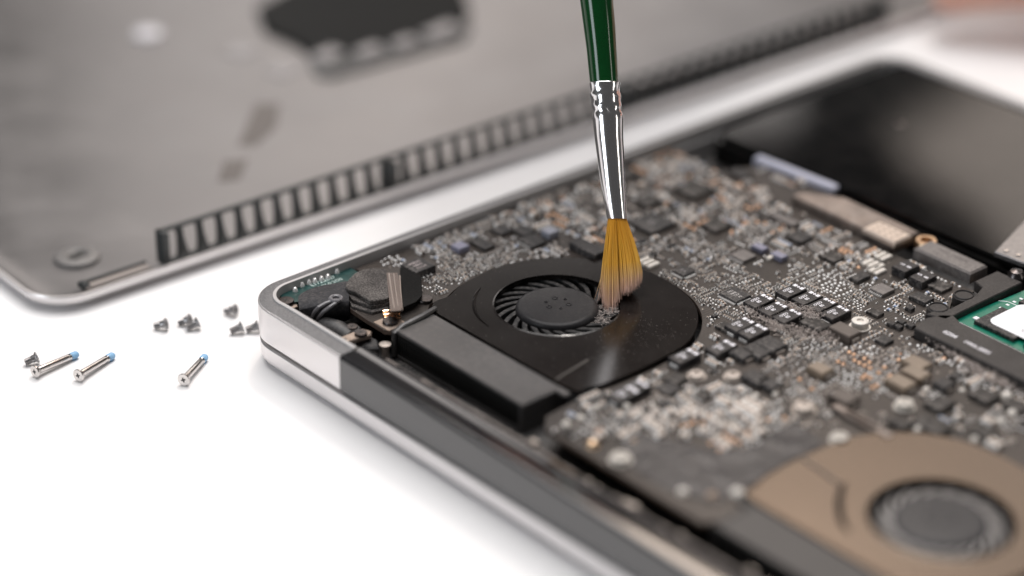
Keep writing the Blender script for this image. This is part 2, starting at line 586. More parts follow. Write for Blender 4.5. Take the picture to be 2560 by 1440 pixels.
def rim_path(n=10):
    """outer outline of the case from the hinge seam round the sides to the other seam; the ledge is wider along the hinge"""
    p = [((SEAM, Y0), (0, 1.4)), ((X0 + RC + 4, Y0), (0, 1.4)), ((X0 + RC, Y0), (0, 1.36))]
    for q, (cx, cy, a) in enumerate(((X0 + RC, Y0 + RC, 270), (X0 + RC, Y1 - RC, 180), (X1 - RC, Y1 - RC, 90), (X1 - RC, Y0 + RC, 0))):
        for k in range(n + 1):
            t = R(a - 90 * k / n)
            d = (math.cos(t), math.sin(t))
            w_ = 1 + .34 * (1 - k / n) if q == 0 else 1.0
            p.append(((cx + RC * d[0], cy + RC * d[1]), (-d[0] * w_, -d[1] * w_)))
    p.append(((X1 - 40, Y0), (0, 1)))
    return p


def sweep(path, prof, mats_i, name, mats, parent):
    m_ = MB()
    n = len(prof)
    vv = []
    for (x, y), (nx, ny) in path:
        for d, z in prof:
            vv.append((x + nx * d, y + ny * d, z))
    m_.v = vv
    for i in range(len(path) - 1):
        for k in range(n - 1):
            m_.f.append((i * n + k, i * n + k + 1, i * n + n + k + 1, i * n + n + k))
            m_.m.append(mats_i[k])
            m_.sm.append(True)
    m_.f.append(tuple(range(n - 1, -1, -1)))
    m_.f.append(tuple((len(path) - 1) * n + k for k in range(n)))
    m_.m += [0, 0]
    m_.sm += [False, False]
    return m_.build(name, mats, parent)


prof = [(3.4, 7.4), (0.9, 7.4), (0.0, 8.0), (0, 16.9), (0.1, 17.2), (0.3, 17.35), (3.1, 17.5), (3.15, 17.9), (3.25, 18.0), (3.75, 18.0), (3.95, 17.9), (3.95, 13.6), (4.6, 13.4), (4.6, 7.4)]
alu_lip = mat('aluminium_lip', (0.42, 0.41, 0.41), 0.6, 0.3)
sweep(rim_path(), prof, [0, 0, 0, 0, 0, 1, 2, 2, 2, 2, 2, 2, 2], 'case_wall', [alu, alu_ledge, alu_lip], laptop)

mb = MB()
mb.plate([rrect(X0 + 3, Y0 + 1.5, X1 - 3, Y1 - 3, 8)], 7.42, 8.2)
mb.build('case_floor', black_in, laptop)

# lid: thin silver slab under the case, its lower edge rounded
mb = MB()
loop = rrect(X0 + .1, Y0 + 0.1, X1 - .1, Y1 - .1, RC, 8)
rings = [(6.5, 0.0), (2.6, 1.6), (1.2, 2.6), (0.25, 4.2), (0.0, 5.6), (0.0, 6.7), (0.4, 7.0), (6.0, 7.0)]
n = len(loop)
vv = []
for ins, z in [(r_, z_) for r_, z_ in ((5.0, 0.0), (1.8, 0.7), (0.6, 1.6), (0.08, 2.7), (0, 3.3), (0, 6.3), (0.4, 6.7), (5.0, 6.7))]:
    vv += [(x, y, z) for x, y in (inset(loop, ins) if ins else loop)]
ff = []
for k in range(7):
    for i in range(n):
        j = (i + 1) % n
        ff.append((k * n + i, k * n + j, k * n + n + j, k * n + n + i))
ff += [tuple(range(n - 1, -1, -1)), tuple(7 * n + i for i in range(n))]
mb.add(vv, ff, 0, True)
mb.build('lid', alu, laptop)
mb = MB()
mb.wall(inset(loop, 1.2), 6.6, 7.5)
mb.build('gasket', rubber_m, laptop)

# hinge cover: long charcoal bar along the rear edge
hx0, hx1 = SEAM + 0.05, X1 - 40
hp = [(Y0 + 0.8, 7.4), (Y0, 7.9), (Y0, 16.3)]
for k in range(1, 11):
    t = R(90 * k / 10)
    hp.append((Y0 + 1.3 * (1 - math.cos(t)), 16.3 + 1.2 * math.sin(t)))
hp += [(6.0, 17.52), (9.5, 17.42), (9.8, 17.2), (10.0, 9.0), (Y0 + 0.8, 7.4)]
mb = MB()
n = len(hp)
for k in range(n - 1):
    (ya, za), (yb, zb) = hp[k], hp[k + 1]
    mb.add([(hx0, ya, za), (hx0, yb, zb), (hx1, yb, zb), (hx1, ya, za)], [(3, 2, 1, 0)], 0, True)
mb.add([(hx0, y, z) for y, z in hp[:-1]], [tuple(range(n - 1))])
# weld the strips so the rounding shades smoothly
bm = bmesh.new()
me = mb.mesh('hinge_cover', [hinge_m])
bm.from_mesh(me)
bmesh.ops.remove_doubles(bm, verts=bm.verts, dist=1e-6)
bm.to_mesh(me)
bm.free()
me.set_sharp_from_angle(angle=R(50))
link('hinge_cover', me, laptop)
# pale ragged edge behind the hinge cover, with small notches
mb = MB()
x = hx0 + 7
rnd = random.Random(3)
while x < 250:
    ln = rnd.uniform(3, 12)
    mb.box(x + ln / 2, 10.6 + rnd.uniform(-.15, .15), 12, 17.0 + rnd.uniform(-.5, .25), ln - rnd.uniform(0.05, .9), 0.9, 0.2)
    x += ln
mb.build('hinge_edge_strip', hinge_edge, laptop)

# ---- circuit board
ZB = 15.4
FC1, FC2 = (54.0, 61.2), (180.6, 59.6)
fan_out = [(38.0, 35.2), (84.0, 35.2), (89.2, 39.5), (90.8, 48), (90.6, 62), (88.6, 74), (82.2, 83.4), (74.5, 88.8), (66, 91.2), (56, 91.4), (47, 89.0), (40.5, 84.6), (34.5, 78), (30.4, 70), (28.8, 61), (30.0, 51), (32.6, 44)]


def dense(pts, n=5):
    """keep the straight first edge, smooth the rest"""
    c = smooth_loop(pts, n)
    out = []
    for i, p in enumerate(c):
        if i < n and 0 < i:
            k = i / n
            p = (pts[0][0] + (pts[1][0] - pts[0][0]) * k, pts[0][1])
        out.append(p)
    return out


fan_loop = dense(fan_out)
fan_loop2 = [(FC2[0] + FC1[0] - x, y - 1.6) for x, y in fan_loop][::-1]
cut1 = inset(fan_loop, -1.1)
i0 = min(range(len(cut1)), key=lambda i: (cut1[i][0] - 37.0) ** 2 + (cut1[i][1] - 34.5) ** 2)
i1 = min(range(len(cut1)), key=lambda i: (cut1[i][0] - 89) ** 2 + (cut1[i][1] - 37) ** 2)
run = []
i = i0
while i != i1:                                        # go round the back of the fan
    run.append(cut1[i])
    i = (i - 1) % len(cut1)
run.append(cut1[i1])
cut2 = inset(fan_loop2, -1.0)
board_out = [(34.8, 20.6), (36.6, 22.4), (36.6, 30.0)] + run + [(91.6, 23.5), (96, 19.5), (147, 19.5), (149, 23.5), (235, 23.5), (235, 60), (235, 118), (122, 118), (122, 132), (117, 140), (117, 149.0), (88, 149.0), (88, 163), (30, 163.5), (24, 150), (4.6, 150), (4.2, 35.4), (8.0, 35.4), (14.6, 25.6), (20.5, 21.0), (27, 20.6)]
board_out = board_out[::-1]
mb = MB()
mb.plate([board_out, cut2], ZB - 1.2, ZB, 0, 1)
board = mb.build('logic_board', [board_m, brown_c], laptop)


def inside(p, poly):
    x, y = p
    c = False
    n = len(poly)
    for i in range(n):
        x1, y1 = poly[i]
        x2, y2 = poly[i - 1]
        if (y1 > y) != (y2 > y) and x < (x2 - x1) * (y - y1) / (y2 - y1) + x1:
            c = not c
    return c


busy = []                                             # rectangles already taken on the board


def take(cx, cy, sx, sy, pad=0.25):
    busy.append((cx - sx / 2 - pad, cy - sy / 2 - pad, cx + sx / 2 + pad, cy + sy / 2 + pad))


grid = {}


def free(cx, cy, sx, sy, gap=0.2):
    x0, y0, x1, y1 = cx - sx / 2 - gap, cy - sy / 2 - gap, cx + sx / 2 + gap, cy + sy / 2 + gap
    for a, b, c, d in busy:
        if x0 < c and x1 > a and y0 < d and y1 > b:
            return False
    for gx in range(int(x0 // 3), int(x1 // 3) + 1):
        for gy in range(int(y0 // 3), int(y1 // 3) + 1):
            for a, b, c, d in grid.get((gx, gy), ()):
                if x0 < c and x1 > a and y0 < d and y1 > b:
                    return False
    for px_, py_ in ((x0, y0), (x1, y0), (x1, y1), (x0, y1)):
        if not inside((px_, py_), board_out) or inside((px_, py_), cut2):
            return False
    return True


def occupy(cx, cy, sx, sy):
    x0, y0, x1, y1 = cx - sx / 2, cy - sy / 2, cx + sx / 2, cy + sy / 2
    for gx in range(int(x0 // 3), int(x1 // 3) + 1):
        for gy in range(int(y0 // 3), int(y1 // 3) + 1):
            grid.setdefault((gx, gy), []).append((x0, y0, x1, y1))


def chip(u, v, sx, sy, h, legs=None, lines=(), tsize=0.8, body=None, name='chip', prt=None, trot=R(90), legw=0.25, pitch=0.5, xy=None):
    """integrated circuit on the board seen at pixel u, v: body, printed lines and legs on the given sides"""
    x, y = xy if xy else at(u, v, ZB + h)
    m_ = MB()
    m_.box(0, 0, 0.05, h, sx, sy, min(0.12, h * .15))
    k = len(lines)
    for i, t in enumerate(lines):
        off = (i - (k - 1) / 2) * tsize * 1.15
        if abs(trot) > 0.1:
            m_.text(t, tsize, off, 0, h + 0.015, trot, 1)
        else:
            m_.text(t, tsize, 0, -off, h + 0.015, 0, 1)
    for side in (legs or ''):
        L_ = sy if side in 'xX' else sx
        q = -L_ / 2 + pitch * 0.8
        while q < L_ / 2 - pitch * 0.5:
            if side in 'xX':
                sg = 1 if side == 'X' else -1
                m_.box(sg * (sx / 2 + 0.35), q, 0, min(0.35, h * .5), 0.75, legw, 0.08, 0, 2)
            else:
                sg = 1 if side == 'Y' else -1
                m_.box(q, sg * (sy / 2 + 0.35), 0, min(0.35, h * .5), legw, 0.75, 0.08, 0, 2)
            q += pitch
    o = m_.build(name, [body or epoxy, prt or print_dim, solder], board)
    o.location = Vector((x, y, ZB)) * S
    take(x, y, sx + (1.6 if legs else 0), sy + (1.6 if legs else 0))
    return o


# named chips in the photograph
chip(1045, 662, 6.4, 6.6, 2.1, 'XxY', ('M3B7C', 'NB15', '11114'), 1.25, pitch=1.27, legw=0.42, prt=mat('pinkish_print', (0.42, 0.36, 0.36), 0.5))
chip(1709, 676, 4.3, 4.3, 0.9, 'xXyY', ('D2', '4L'), 0.9, pitch=0.45, prt=print_dim)
chip(1838, 735, 6.2, 5.6, 0.9, 'xXyY', ('TP51', '980R', '7ZX', 'A2'), 1.0, pitch=0.5, prt=mat('silver_print', (0.45, 0.43, 0.42), 0.5))
chip(1815, 815, 4.2, 3.6, 0.9, 'xX', ('K8',), 0.8, epoxy_dusty, pitch=0.8)
chip(2206, 721, 4.6, 4.6, 0.9, 'xy', body=conn_m, pitch=0.6)
chip(2304, 742, 5.2, 3.8, 1.1, 'xX', body=epoxy, pitch=1.0, legw=.5)
chip(2349, 713, 5.2, 4.4, 0.9, 'x', body=epoxy_dusty, pitch=0.9)
chip(2188, 779, 3.8, 2.6, 0.8, 'x', pitch=0.4, body=epoxy_dusty)
for q in ((2229, 807), (2247, 814), (2254, 802), (2277, 811), (2275, 768)):
    chip(*q, 2.0, 1.6, 0.9, 'x', pitch=0.55)
chip(2211, 848, 3.4, 3.4, 0.9, 'x', pitch=0.7)
chip(1672, 1000 - 30, 4.6, 4.6, 0.9, body=epoxy)
chip(1858, 637, 5.0, 5.0, 0.9, 'xy', body=conn_m, pitch=0.6)
chip(1630, 555, 9.0, 9.0, 1.0, body=epoxy, lines=('Q7A', '2014'), tsize=1.2)
chip(1310, 575, 5.0, 4.0, 1.0, 'xX', pitch=0.7)
chip(1255, 572, 4.5, 4.5, 0.9, body=epoxy)
chip(1205, 607, 6.5, 3.6, 0.9, 'x', pitch=0.6)
chip(1150, 612, 3.6, 3.6, 1.6, body=mat('slate_part', (0.20, 0.20, 0.27), 0.4))
chip(1330, 600, 6.0, 5.0, 0.9, 'y', pitch=0.65)
chip(1375, 575, 3.4, 3.4, 2.0, body=mat('slate_top', (0.26, 0.27, 0.32), 0.4))
chip(1470, 615, 10.0, 4.5, 2.0, body=epoxy)
chip(1900, 615, 4.0, 2.6, 1.4, body=MATS['slate_part'])
chip(1948, 635, 4.0, 2.6, 1.4, body=MATS['slate_part'])
chip(1735, 470, 8.0, 8.0, 1.1, body=epoxy_dusty)
chip(1620, 500, 5.0, 5.0, 1.0, body=epoxy_dusty)
chip(1560, 430, 7.0, 5.0, 1.0, body=epoxy_dusty)
chip(1790, 560, 6.0, 6.0, 1.0, body=epoxy_dusty)
chip(2000, 590, 5.0, 5.0, 1.2, body=epoxy)
chip(2080, 640, 5.0, 4.0, 1.0, body=epoxy_dusty)
chip(1850, 430, 6.0, 4.0, 1.2, body=epoxy)
chip(1960, 545, 9.0, 3.0, 1.2, body=conn_m)
chip(2150, 690, 3.0, 5.0, 1.0, body=epoxy)
# connectors and cans that sit near the fans, out of focus
chip(2265, 664, 4.4, 6.0, 2.2, body=cap_black, lines=('S', '8'), tsize=1.8, prt=print_m)
chip(2308, 690, 4.4, 6.0, 2.2, body=cap_black, lines=('S', '8'), tsize=1.8, prt=print_m)
for q, s_ in (((2330, 1060), (8, 5)), ((2460, 1075), (5, 4)), ((2350, 1005), (5, 6)), ((2460, 985), (6, 5)), ((2540, 1010), (6, 4)), ((2250, 1055), (5, 3)), ((1690, 945), (4, 4)), ((2140, 1040), (14, 2.2)), ((2170, 1060), (14, 2.0))):
    chip(*q, *s_, 1.2, body=epoxy_dusty if s_[0] < 10 else shield)
# shielded can connectors by the battery
x, y = at(2150, 545, 18)
mb = MB()
pl = [at(1985, 487, 18), at(2150, 610 - 20, 18), at(2238, 617, 18), at(2298, 585, 18), at(2180, 530, 18), at(2105, 478, 18)]
mb.prism([(51.5, 150.5), (88.8, 150.2), (89.0, 160.2), (62, 160.8), (51.5, 154.5)], ZB + .2, 18.0, 0.4)
mb.prism([(78, 149.6), (89.4, 149.6), (89.4, 156.6), (78, 156.6)], 17.0, 18.5, 0.5, 2)
for i in range(4):
    for j in range(3):
        mb.box(80.5 + i * 2.2, 151.2 + j * 1.9, 18.4, 18.55, 0.8, 0.5, 0.0, 0.3, 1)
mb.build('connector_shell', [shield, brown_c, mat('bare_tin_end', (0.50, 0.42, 0.36), 0.5, 0.4, var=.1)], board, label='long tinned connector shell with a dimpled end beside the battery')
take(70, 155, 40, 12)
mb = MB()
mb.lathe([(2.9, ZB), (2.9, 17.6), (2.7, 17.9), (1.7, 17.9), (1.6, 16.6)], *at(2315, 607, 17), 28, 0)
mb.build('screw_eye', gold, board)
mb = MB()
mb.box(104.2, 154.6, ZB, 18.6, 19.0, 7.0, 0.5)
mb.text('HO2 140S1N', 1.7, 104.5, 155.4, 18.62, 0, 1)
mb.text('1 41', 1.3, 100.5, 153.2, 18.62, 0, 1)
mb.build('connector', [conn_m, print_dark], board, label='grey plastic connector block with engraved characters')
take(104.2, 154.6, 20, 8)
mb = MB()
mb.box(40.6, 164.2, 13, 17.4, 28.5, 2.6, 0.6, R(4.7))
mb.build('cable_bar', bar_m, board, label='pale lilac plastic bar by the battery')

# polymer capacitors with polarity bars and two printed lines
cap_me = None
pc = []
for q in ((1978, 727), (2018, 745), (2055, 762), (2089, 781), (1898, 752), (1934, 772), (1970, 790), (1851, 811), (1884, 828)):
    pc.append((at(*q, 17.2), 2.0))
pc += [(at(1804, 868, 17.2), 2.0), (at(1712, 890, 17.2), 2.0), (at(1585, 970, 17.2), 2.0), (at(1560, 985, 17.2), 2.0)]
for (x, y), h in pc:
    if cap_me is None:
        m_ = MB()
        m_.box(0, 0, 0.05, h, 4.3, 7.3, 0.12)
        for sx_ in (-1.15, 1.15):
            m_.box(sx_, 2.75, h - .02, h + 0.012, 1.0, 1.15, 0, 0, 1)
        m_.box(0, 2.75, h - .02, h + 0.012, 0.95, 0.3, 0, 0, 1)
        m_.box(0, 2.75, h - .021, h + 0.014, 0.3, 0.95, 0, 0, 1)
        m_.text('OZO', 1.25, -0.85, -0.6, h + 0.012, R(90), 1)
        m_.text('85', 1.35, 0.5, -0.6, h + 0.012, R(90), 1)
        for sg in (-1, 1):
            m_.box(0, sg * 3.6, 0, 0.8, 2.6, 0.5, 0.1, 0, 2)
        cap_me = m_.mesh('polymer_capacitor', [cap_black, print_m, solder])
    link('polymer_capacitor', cap_me, board, (x, y, ZB))
    take(x, y, 4.3, 7.4, 0.1)

# inductors: black and tan blocks with tinned ends
ind = {}
for u, v, sx_, sy_, h, tone in ((2040, 806, 7.0, 5.0, 1.7, 1), (2112, 822, 7.2, 4.6, 2.2, 2), (1927, 857, 6.5, 5.5, 1.8, 0), (1891, 874, 6.5, 4.6, 1.6, 0), (1855, 880, 5, 4.4, 1.6, 0), (2051, 917, 5.4, 4.2, 2.0, 3), (2292, 903, 6.4, 4.4, 1.8, 3), (2290, 928, 6.4, 4.4, 1.8, 3), (2253, 951, 6.4, 4.6, 2.0, 3), (2110, 988, 6.2, 4.8, 2.0, 2), (1890, 940, 6.2, 4.6, 1.6, 0), (1925, 955, 5.2, 4.0, 1.6, 0), (2360, 955, 4, 4, 1.8, 0)):
    key = (sx_, sy_, h, tone)
    if key not in ind:
        m_ = MB()
        m_.box(0, 0, 0.1, h, sx_, sy_, 0.25)
        for sg in (-1, 1):
            m_.box(sg * (sx_ / 2 + 0.15), 0, 0, h * .5, 0.5, sy_ * .55, 0.1, 0, 1)
        ind[key] = m_.mesh('inductor', [(epoxy, epoxy_dusty, mat('brown_ferrite', (0.075, 0.06, 0.052), 0.45, var=.2), mat('tan_ferrite', (0.20, 0.155, 0.115), 0.5, var=.2))[tone], tin])
    x, y = at(u, v, ZB + h)
    link('inductor', ind[key], board, (x, y, ZB))
    take(x, y, sx_ + .6, sy_)

# standoffs and board screws
def standoff(u, v, z, r_, h, m0, m1, name='standoff'):
    x, y = at(u, v, z)
    m_ = MB()
    m_.lathe([(r_ * 1.25, ZB), (r_ * 1.25, ZB + .35), (r_ * 1.0, ZB + .4), (r_ * .98, z - .12), (r_ * .88, z), (r_ * .42, z), (r_ * .40, z - .5), (r_ * .2, z - .45), (0.0, z - .3)], x, y, 28, 0)
    m_.build(name, [m0, m1], board)
    take(x, y, r_ * 2.5, r_ * 2.5)


pale_tin = mat('pale_tin', (0.50, 0.47, 0.43), 0.55, 0.2)
standoff(2151, 800, 17.6, 2.2, 2, white_c, steel)
standoff(1742, 932, 16.6, 1.9, 2, tin, steel)
standoff(1833, 934, 16.6, 1.9, 2, tin, steel)
standoff(1552, 1138, 17.0, 2.2, 2, pale_tin, steel)
standoff(2262, 1003, 17.2, 2.1, 2, pale_tin, steel)
standoff(2012, 1010, 17.2, 2.4, 2, tin, steel)
standoff(2100, 1088, 17.0, 2.0, 2, pale_tin, steel)


def flat_screw(parent, x, y, z, r_=1.9, recess=True, m0=dark_steel, h=0.8, name='screw'):
    m_ = MB()
    m_.lathe([(r_, z - h), (r_, z - .2), (r_ * .93, z), (0.0, z + .03)], x, y, 24, 0)
    if recess:
        m_.box(x, y, z - .1, z + .05, r_ * .75, r_ * .17, 0, R(40), 1)
        m_.box(x, y, z - .1, z + .052, r_ * .17, r_ * .75, 0, R(40), 1)
    return m_.build(name, [m0, recess_m], parent)


def pad_screw(u, v, z, r_, w_, pm, rot=0.0):
    """screw on its exposed metal pad"""
    x, y = at(u, v, z)
    m_ = MB()
    m_.box(x, y, ZB - .02, ZB + .06, w_, w_, 0, rot, 0)
    m_.build('grounding_pad', pm, board)
    flat_screw(board, x, y, z, r_)
    take(x, y, w_, w_)


pad_screw(976, 800, ZB + .8, 2.0, 6.0, bronze)
flat_screw(board, *at(1063, 745, ZB + .9), ZB + .9, 1.9, False, dark_steel)
take(*at(1063, 745, ZB + .9), 4, 4)
x, y = at(2480, 705, 18)
m_ = MB()
m_.lathe([(3.6, ZB), (3.6, 16.4), (3.4, 16.6), (2.2, 16.6)], x, y, 28)
m_.build('grounding_pad', gold, board)
flat_screw(board, x, y, 17.4, 2.3)

# white ceramic strips
for u, v, n_, a in ((1627, 655, 3, 0), (2190, 660, 3, 0), (2200, 675, 2, 0), (2215, 640, 2, 1), (1938, 640, 1, 0)):
    x, y = at(u, v, 16.4)
    for k in range(n_):
        m_ = MB()
        m_.box(0, 0, 0, 0.9, 1.3, 4.0, 0.25)
        m_.build('ceramic_strip', white_c, board, label='white ceramic strip').location = Vector((x + k * 1.8 - n_ * .9, y, ZB)) * S
    take(x, y, n_ * 1.8 + .6, 4.4)

for u, v, r_, mt in ((1527, 986, .9, white_c), (1565, 1012, 1.0, white_c), (1492, 1015, .8, white_c), (1416, 1057, 1.0, white_c), (1452, 1041, .9, white_c), (1482, 1109, 1.6, gold), (1707, 1227, 1.2, white_c), (1780, 1237, 1.2, tan_c), (1844, 1230, 1.5, white_c),
                   (1822, 984, .7, white_c), (1832, 1000, .7, white_c), (1889, 986, .8, white_c), (1938, 982, .7, white_c), (1834, 1053, .8, white_c), (2316, 970, .8, white_c), (2354, 970, .8, white_c), (2406, 972, .7, white_c), (2437, 1095, .9, white_c),
                   (2295, 1069, .9, white_c), (2501, 1050, .9, white_c), (2531, 1029, 1.1, white_c), (2517, 986, 1.3, white_c), (1585, 1100, .8, tan_c)):
    x, y = at(u, v, ZB + .5)
    m_ = MB()
    m_.lathe([(r_ * 1.1, .02), (r_, r_ * .4), (r_ * .6, r_ * .8), (0, r_ * .9)], 0, 0, 14)
    m_.build('solder_joint', mt, board).location = Vector((x, y, ZB)) * S
    take(x, y, r_ * 2, r_ * 2, .1)

# ---- regions of the board kept clear of small parts
tape_pts = [at(q[0], q[1], ZB) for q in ((1545, 1120), (1600, 1085), (1690, 1105), (1790, 1130), (1880, 1120), (1930, 1085), (1985, 1062), (2045, 1092), (2055, 1115), (1960, 1160), (1890, 1205), (1790, 1262), (1660, 1222), (1570, 1165))]
mb = MB()
mb.prism(tape_pts, ZB + .02, ZB + .25, 0.05)
tape_m = mat('crumpled_black_tape', (0.028, 0.026, 0.028), 0.40, spec=0.4, bump=1.4, bscale=0.13, var=0.2, vscale=0.1)
mb.build('black_tape', tape_m, laptop)


rnd = random.Random(11)
bare = []                                            # stretches of naked solder mask between the groups
for u, v, hx, hy in ((1780, 588, 5, 3.5), (1918, 690, 4.5, 2.0), (1760, 708, 3.5, 1.6), (1745, 830, 4.0, 6.5), (2260, 835, 7, 3.5), (2330, 930, 6, 5), (1050, 655, 2.4, 4), (1030, 640, 4, 2.5), (1118, 712, 2.5, 2.2), (1690, 645, 5, 1.8),
                     (1640, 585, 7, 1.6), (1420, 590, 4, 5), (1490, 520, 5, 4), (1350, 545, 4, 3), (2020, 655, 4, 2), (2200, 765, 2.6, 2.6), (1870, 665, 4, 1.6), (1560, 470, 4, 4), (1950, 480, 5, 3), (2230, 790, 2.4, 2.4), (1800, 700, 1.6, 2.2),
                     (2180, 995, 5, 3), (1990, 915, 2, 4), (1950, 660, 2, 3), (1720, 500, 6, 2.5), (1900, 540, 4, 3), (1240, 590, 3, 3), (1300, 640, 1.5, 2.5), (900, 655, 2, 3), (1830, 850, 2.2, 3), (2420, 1010, 6, 3.5), (2300, 1020, 5, 3)):
    x, y = at(u, v, ZB)
    bare.append((x - hx, y - hy, x + hx, y + hy))


def blocked(x, y):
    if any(a < x < c and b < y < d for a, b, c, d in bare) and rnd.random() < .93:
        return True
    return inside((x, y), tape_pts) or (y > 149 and x > 45) or (x > 118 and y > 117) or (x < 34 and y < 42 and x + y < 62)


# ---- small surface-mounted parts
def smd(sx_, sy_, h, body, end, ef=0.26):
    m_ = MB()
    m_.box(0, 0, 0.04, h * .96, sx_ * (1 - 2 * ef) + .02, sy_ * .96, 0.0, 0, 0)
    for sg in (-1, 1):
        m_.box(sg * sx_ * (0.5 - ef / 2), 0, 0, h, sx_ * ef, sy_, min(.1, h * .2), 0, 1)
        m_.box(sg * sx_ * 0.54, 0, 0, h * .35, sx_ * .22, sy_ * 1.05, min(.12, h * .2), 0, 1)
    return m_


def ball(r_, m0):
    m_ = MB()
    m_.lathe([(r_, 0.0), (r_ * .92, r_ * .35), (r_ * .6, r_ * .7), (0.0, r_ * .85)], 0, 0, 10, 0)
    return m_


KINDS = {}
for nm, sx_, sy_, h, bd in (('capacitor', 1.05, .55, .55, tan_c), ('capacitor', 1.05, .55, .55, brown_c), ('capacitor', 1.6, .85, .85, tan_c), ('capacitor', 1.6, .85, .8, brown_c), ('capacitor', 2.0, 1.25, 1.1, tan_c),
                            ('resistor', 1.0, .5, .38, dark_c), ('resistor', 1.6, .8, .45, dark_c), ('resistor', .62, .32, .3, dark_c), ('capacitor', .65, .36, .36, tan_c), ('capacitor', .65, .36, .36, grey_c), ('resistor', 1.05, .5, .4, grey_c), ('resistor', 1.3, .8, .5, blue_c), ('capacitor', 1.0, .55, .5, orange_c), ('capacitor', 2.4, 1.5, 1.2, tan_c)):
    k = (nm, sx_, sy_, len(KINDS))
    KINDS[k] = (smd(sx_, sy_, h, bd, solder), [bd, solder])
def small_chip(sx_, sy_, h, n_, body):
    m_ = MB()
    m_.box(0, 0, .06, h, sx_, sy_, h * .16)
    for sg in (-1, 1):
        for q in range(n_):
            m_.box((q - (n_ - 1) / 2) * sx_ * .8 / max(1, n_ - 1) if n_ > 1 else 0, sg * (sy_ / 2 + .22), 0, h * .4, .3, .55, .06, 0, 1)
    return m_


KCHIPS = []
for sx_, sy_, h, n_, bd in ((2.0, 1.3, .9, 3, epoxy), (1.6, 1.1, .7, 2, epoxy), (3.0, 2.2, .9, 5, epoxy), (2.9, 2.9, .8, 6, epoxy_dusty), (4.0, 3.2, .9, 7, epoxy), (2.2, 2.2, .6, 4, grey_c)):
    KCHIPS.append(len(KINDS))
    KINDS[('chip', sx_, sy_ + .9, len(KINDS))] = (small_chip(sx_, sy_, h, n_, bd), [bd, solder])
for nm, r_, mt in (('solder_bump', .42, solder), ('solder_bump', .30, solder), ('solder_bump', .55, solder_warm_lit), ('solder_bump', .5, tin)):
    KINDS[(nm, r_ * 2, r_ * 2, len(KINDS))] = (ball(r_, mt), [mt])
KEYS = list(KINDS)
KMESH = {k: KINDS[k][0].mesh(k[0], KINDS[k][1]) for k in KEYS}
mixes = {'small': [8, 9, 7, 0, 5, 21, 8, 9, 21, 0, 9], 'mid': [0, 1, 5, 0, 8, 10, 21, 20, 3, 14, 15, 11, 0], 'big': [2, 3, 4, 6, 0, 1, 20, 23, 16, 17, 13], 'balls': [20, 21, 21, 20, 9],
         'mound': [2, 4, 3, 2, 0, 22, 1, 20, 13, 3], 'peach': [22, 22, 20, 21, 8, 23, 21, 0], 'far': [0, 1, 2, 3, 4, 6, 10, 2, 23, 20, 3, 22, 22, 14, 16, 17, 19, 11, 12, 13, 0, 2]}
placed = []


def scatter(cx, cy, hx, hy, n_, mix, tries=4, ax=None, fall=True):
    """small parts in short ordered rows round a centre, all square to the board"""
    done = 0
    miss = 0
    while done < n_ and miss < n_ * tries:
        if fall:
            x = cx + max(-1.6, min(1.6, rnd.gauss(0, .55))) * hx
            y = cy + max(-1.6, min(1.6, rnd.gauss(0, .55))) * hy
        else:
            x, y = cx + rnd.uniform(-1, 1) * hx, cy + rnd.uniform(-1, 1) * hy
        x, y = round(x / .5) * .5, round(y / .5) * .5
        k = KEYS[rnd.choice(mixes[mix])]
        rot = rnd.random() < .5
        sx_, sy_ = (k[2], k[1]) if rot else (k[1], k[2])
        run = 1 if k[0] == 'chip' else rnd.choice((1, 2, 3, 3, 4, 5))
        along = rnd.random() < .18
        px_, py_ = ((sx_ + .55, 0) if (not rot) == along else (0, sy_ + .42)) if not rot or along else (sx_ + .42, 0)
        if rot and along:
            px_, py_ = 0, sy_ + .55
        ok = 0
        for q in range(run):
            a, b = x + px_ * q, y + py_ * q
            if not blocked(a, b) and free(a, b, sx_ + .2, sy_ + .06, .2 if run > 1 else .35):
                occupy(a, b, sx_ + .2, sy_ + .06)
                placed.append((k, a, b, R(90) if rot else 0.0))
                ok += 1
        done += ok
        miss += ok == 0


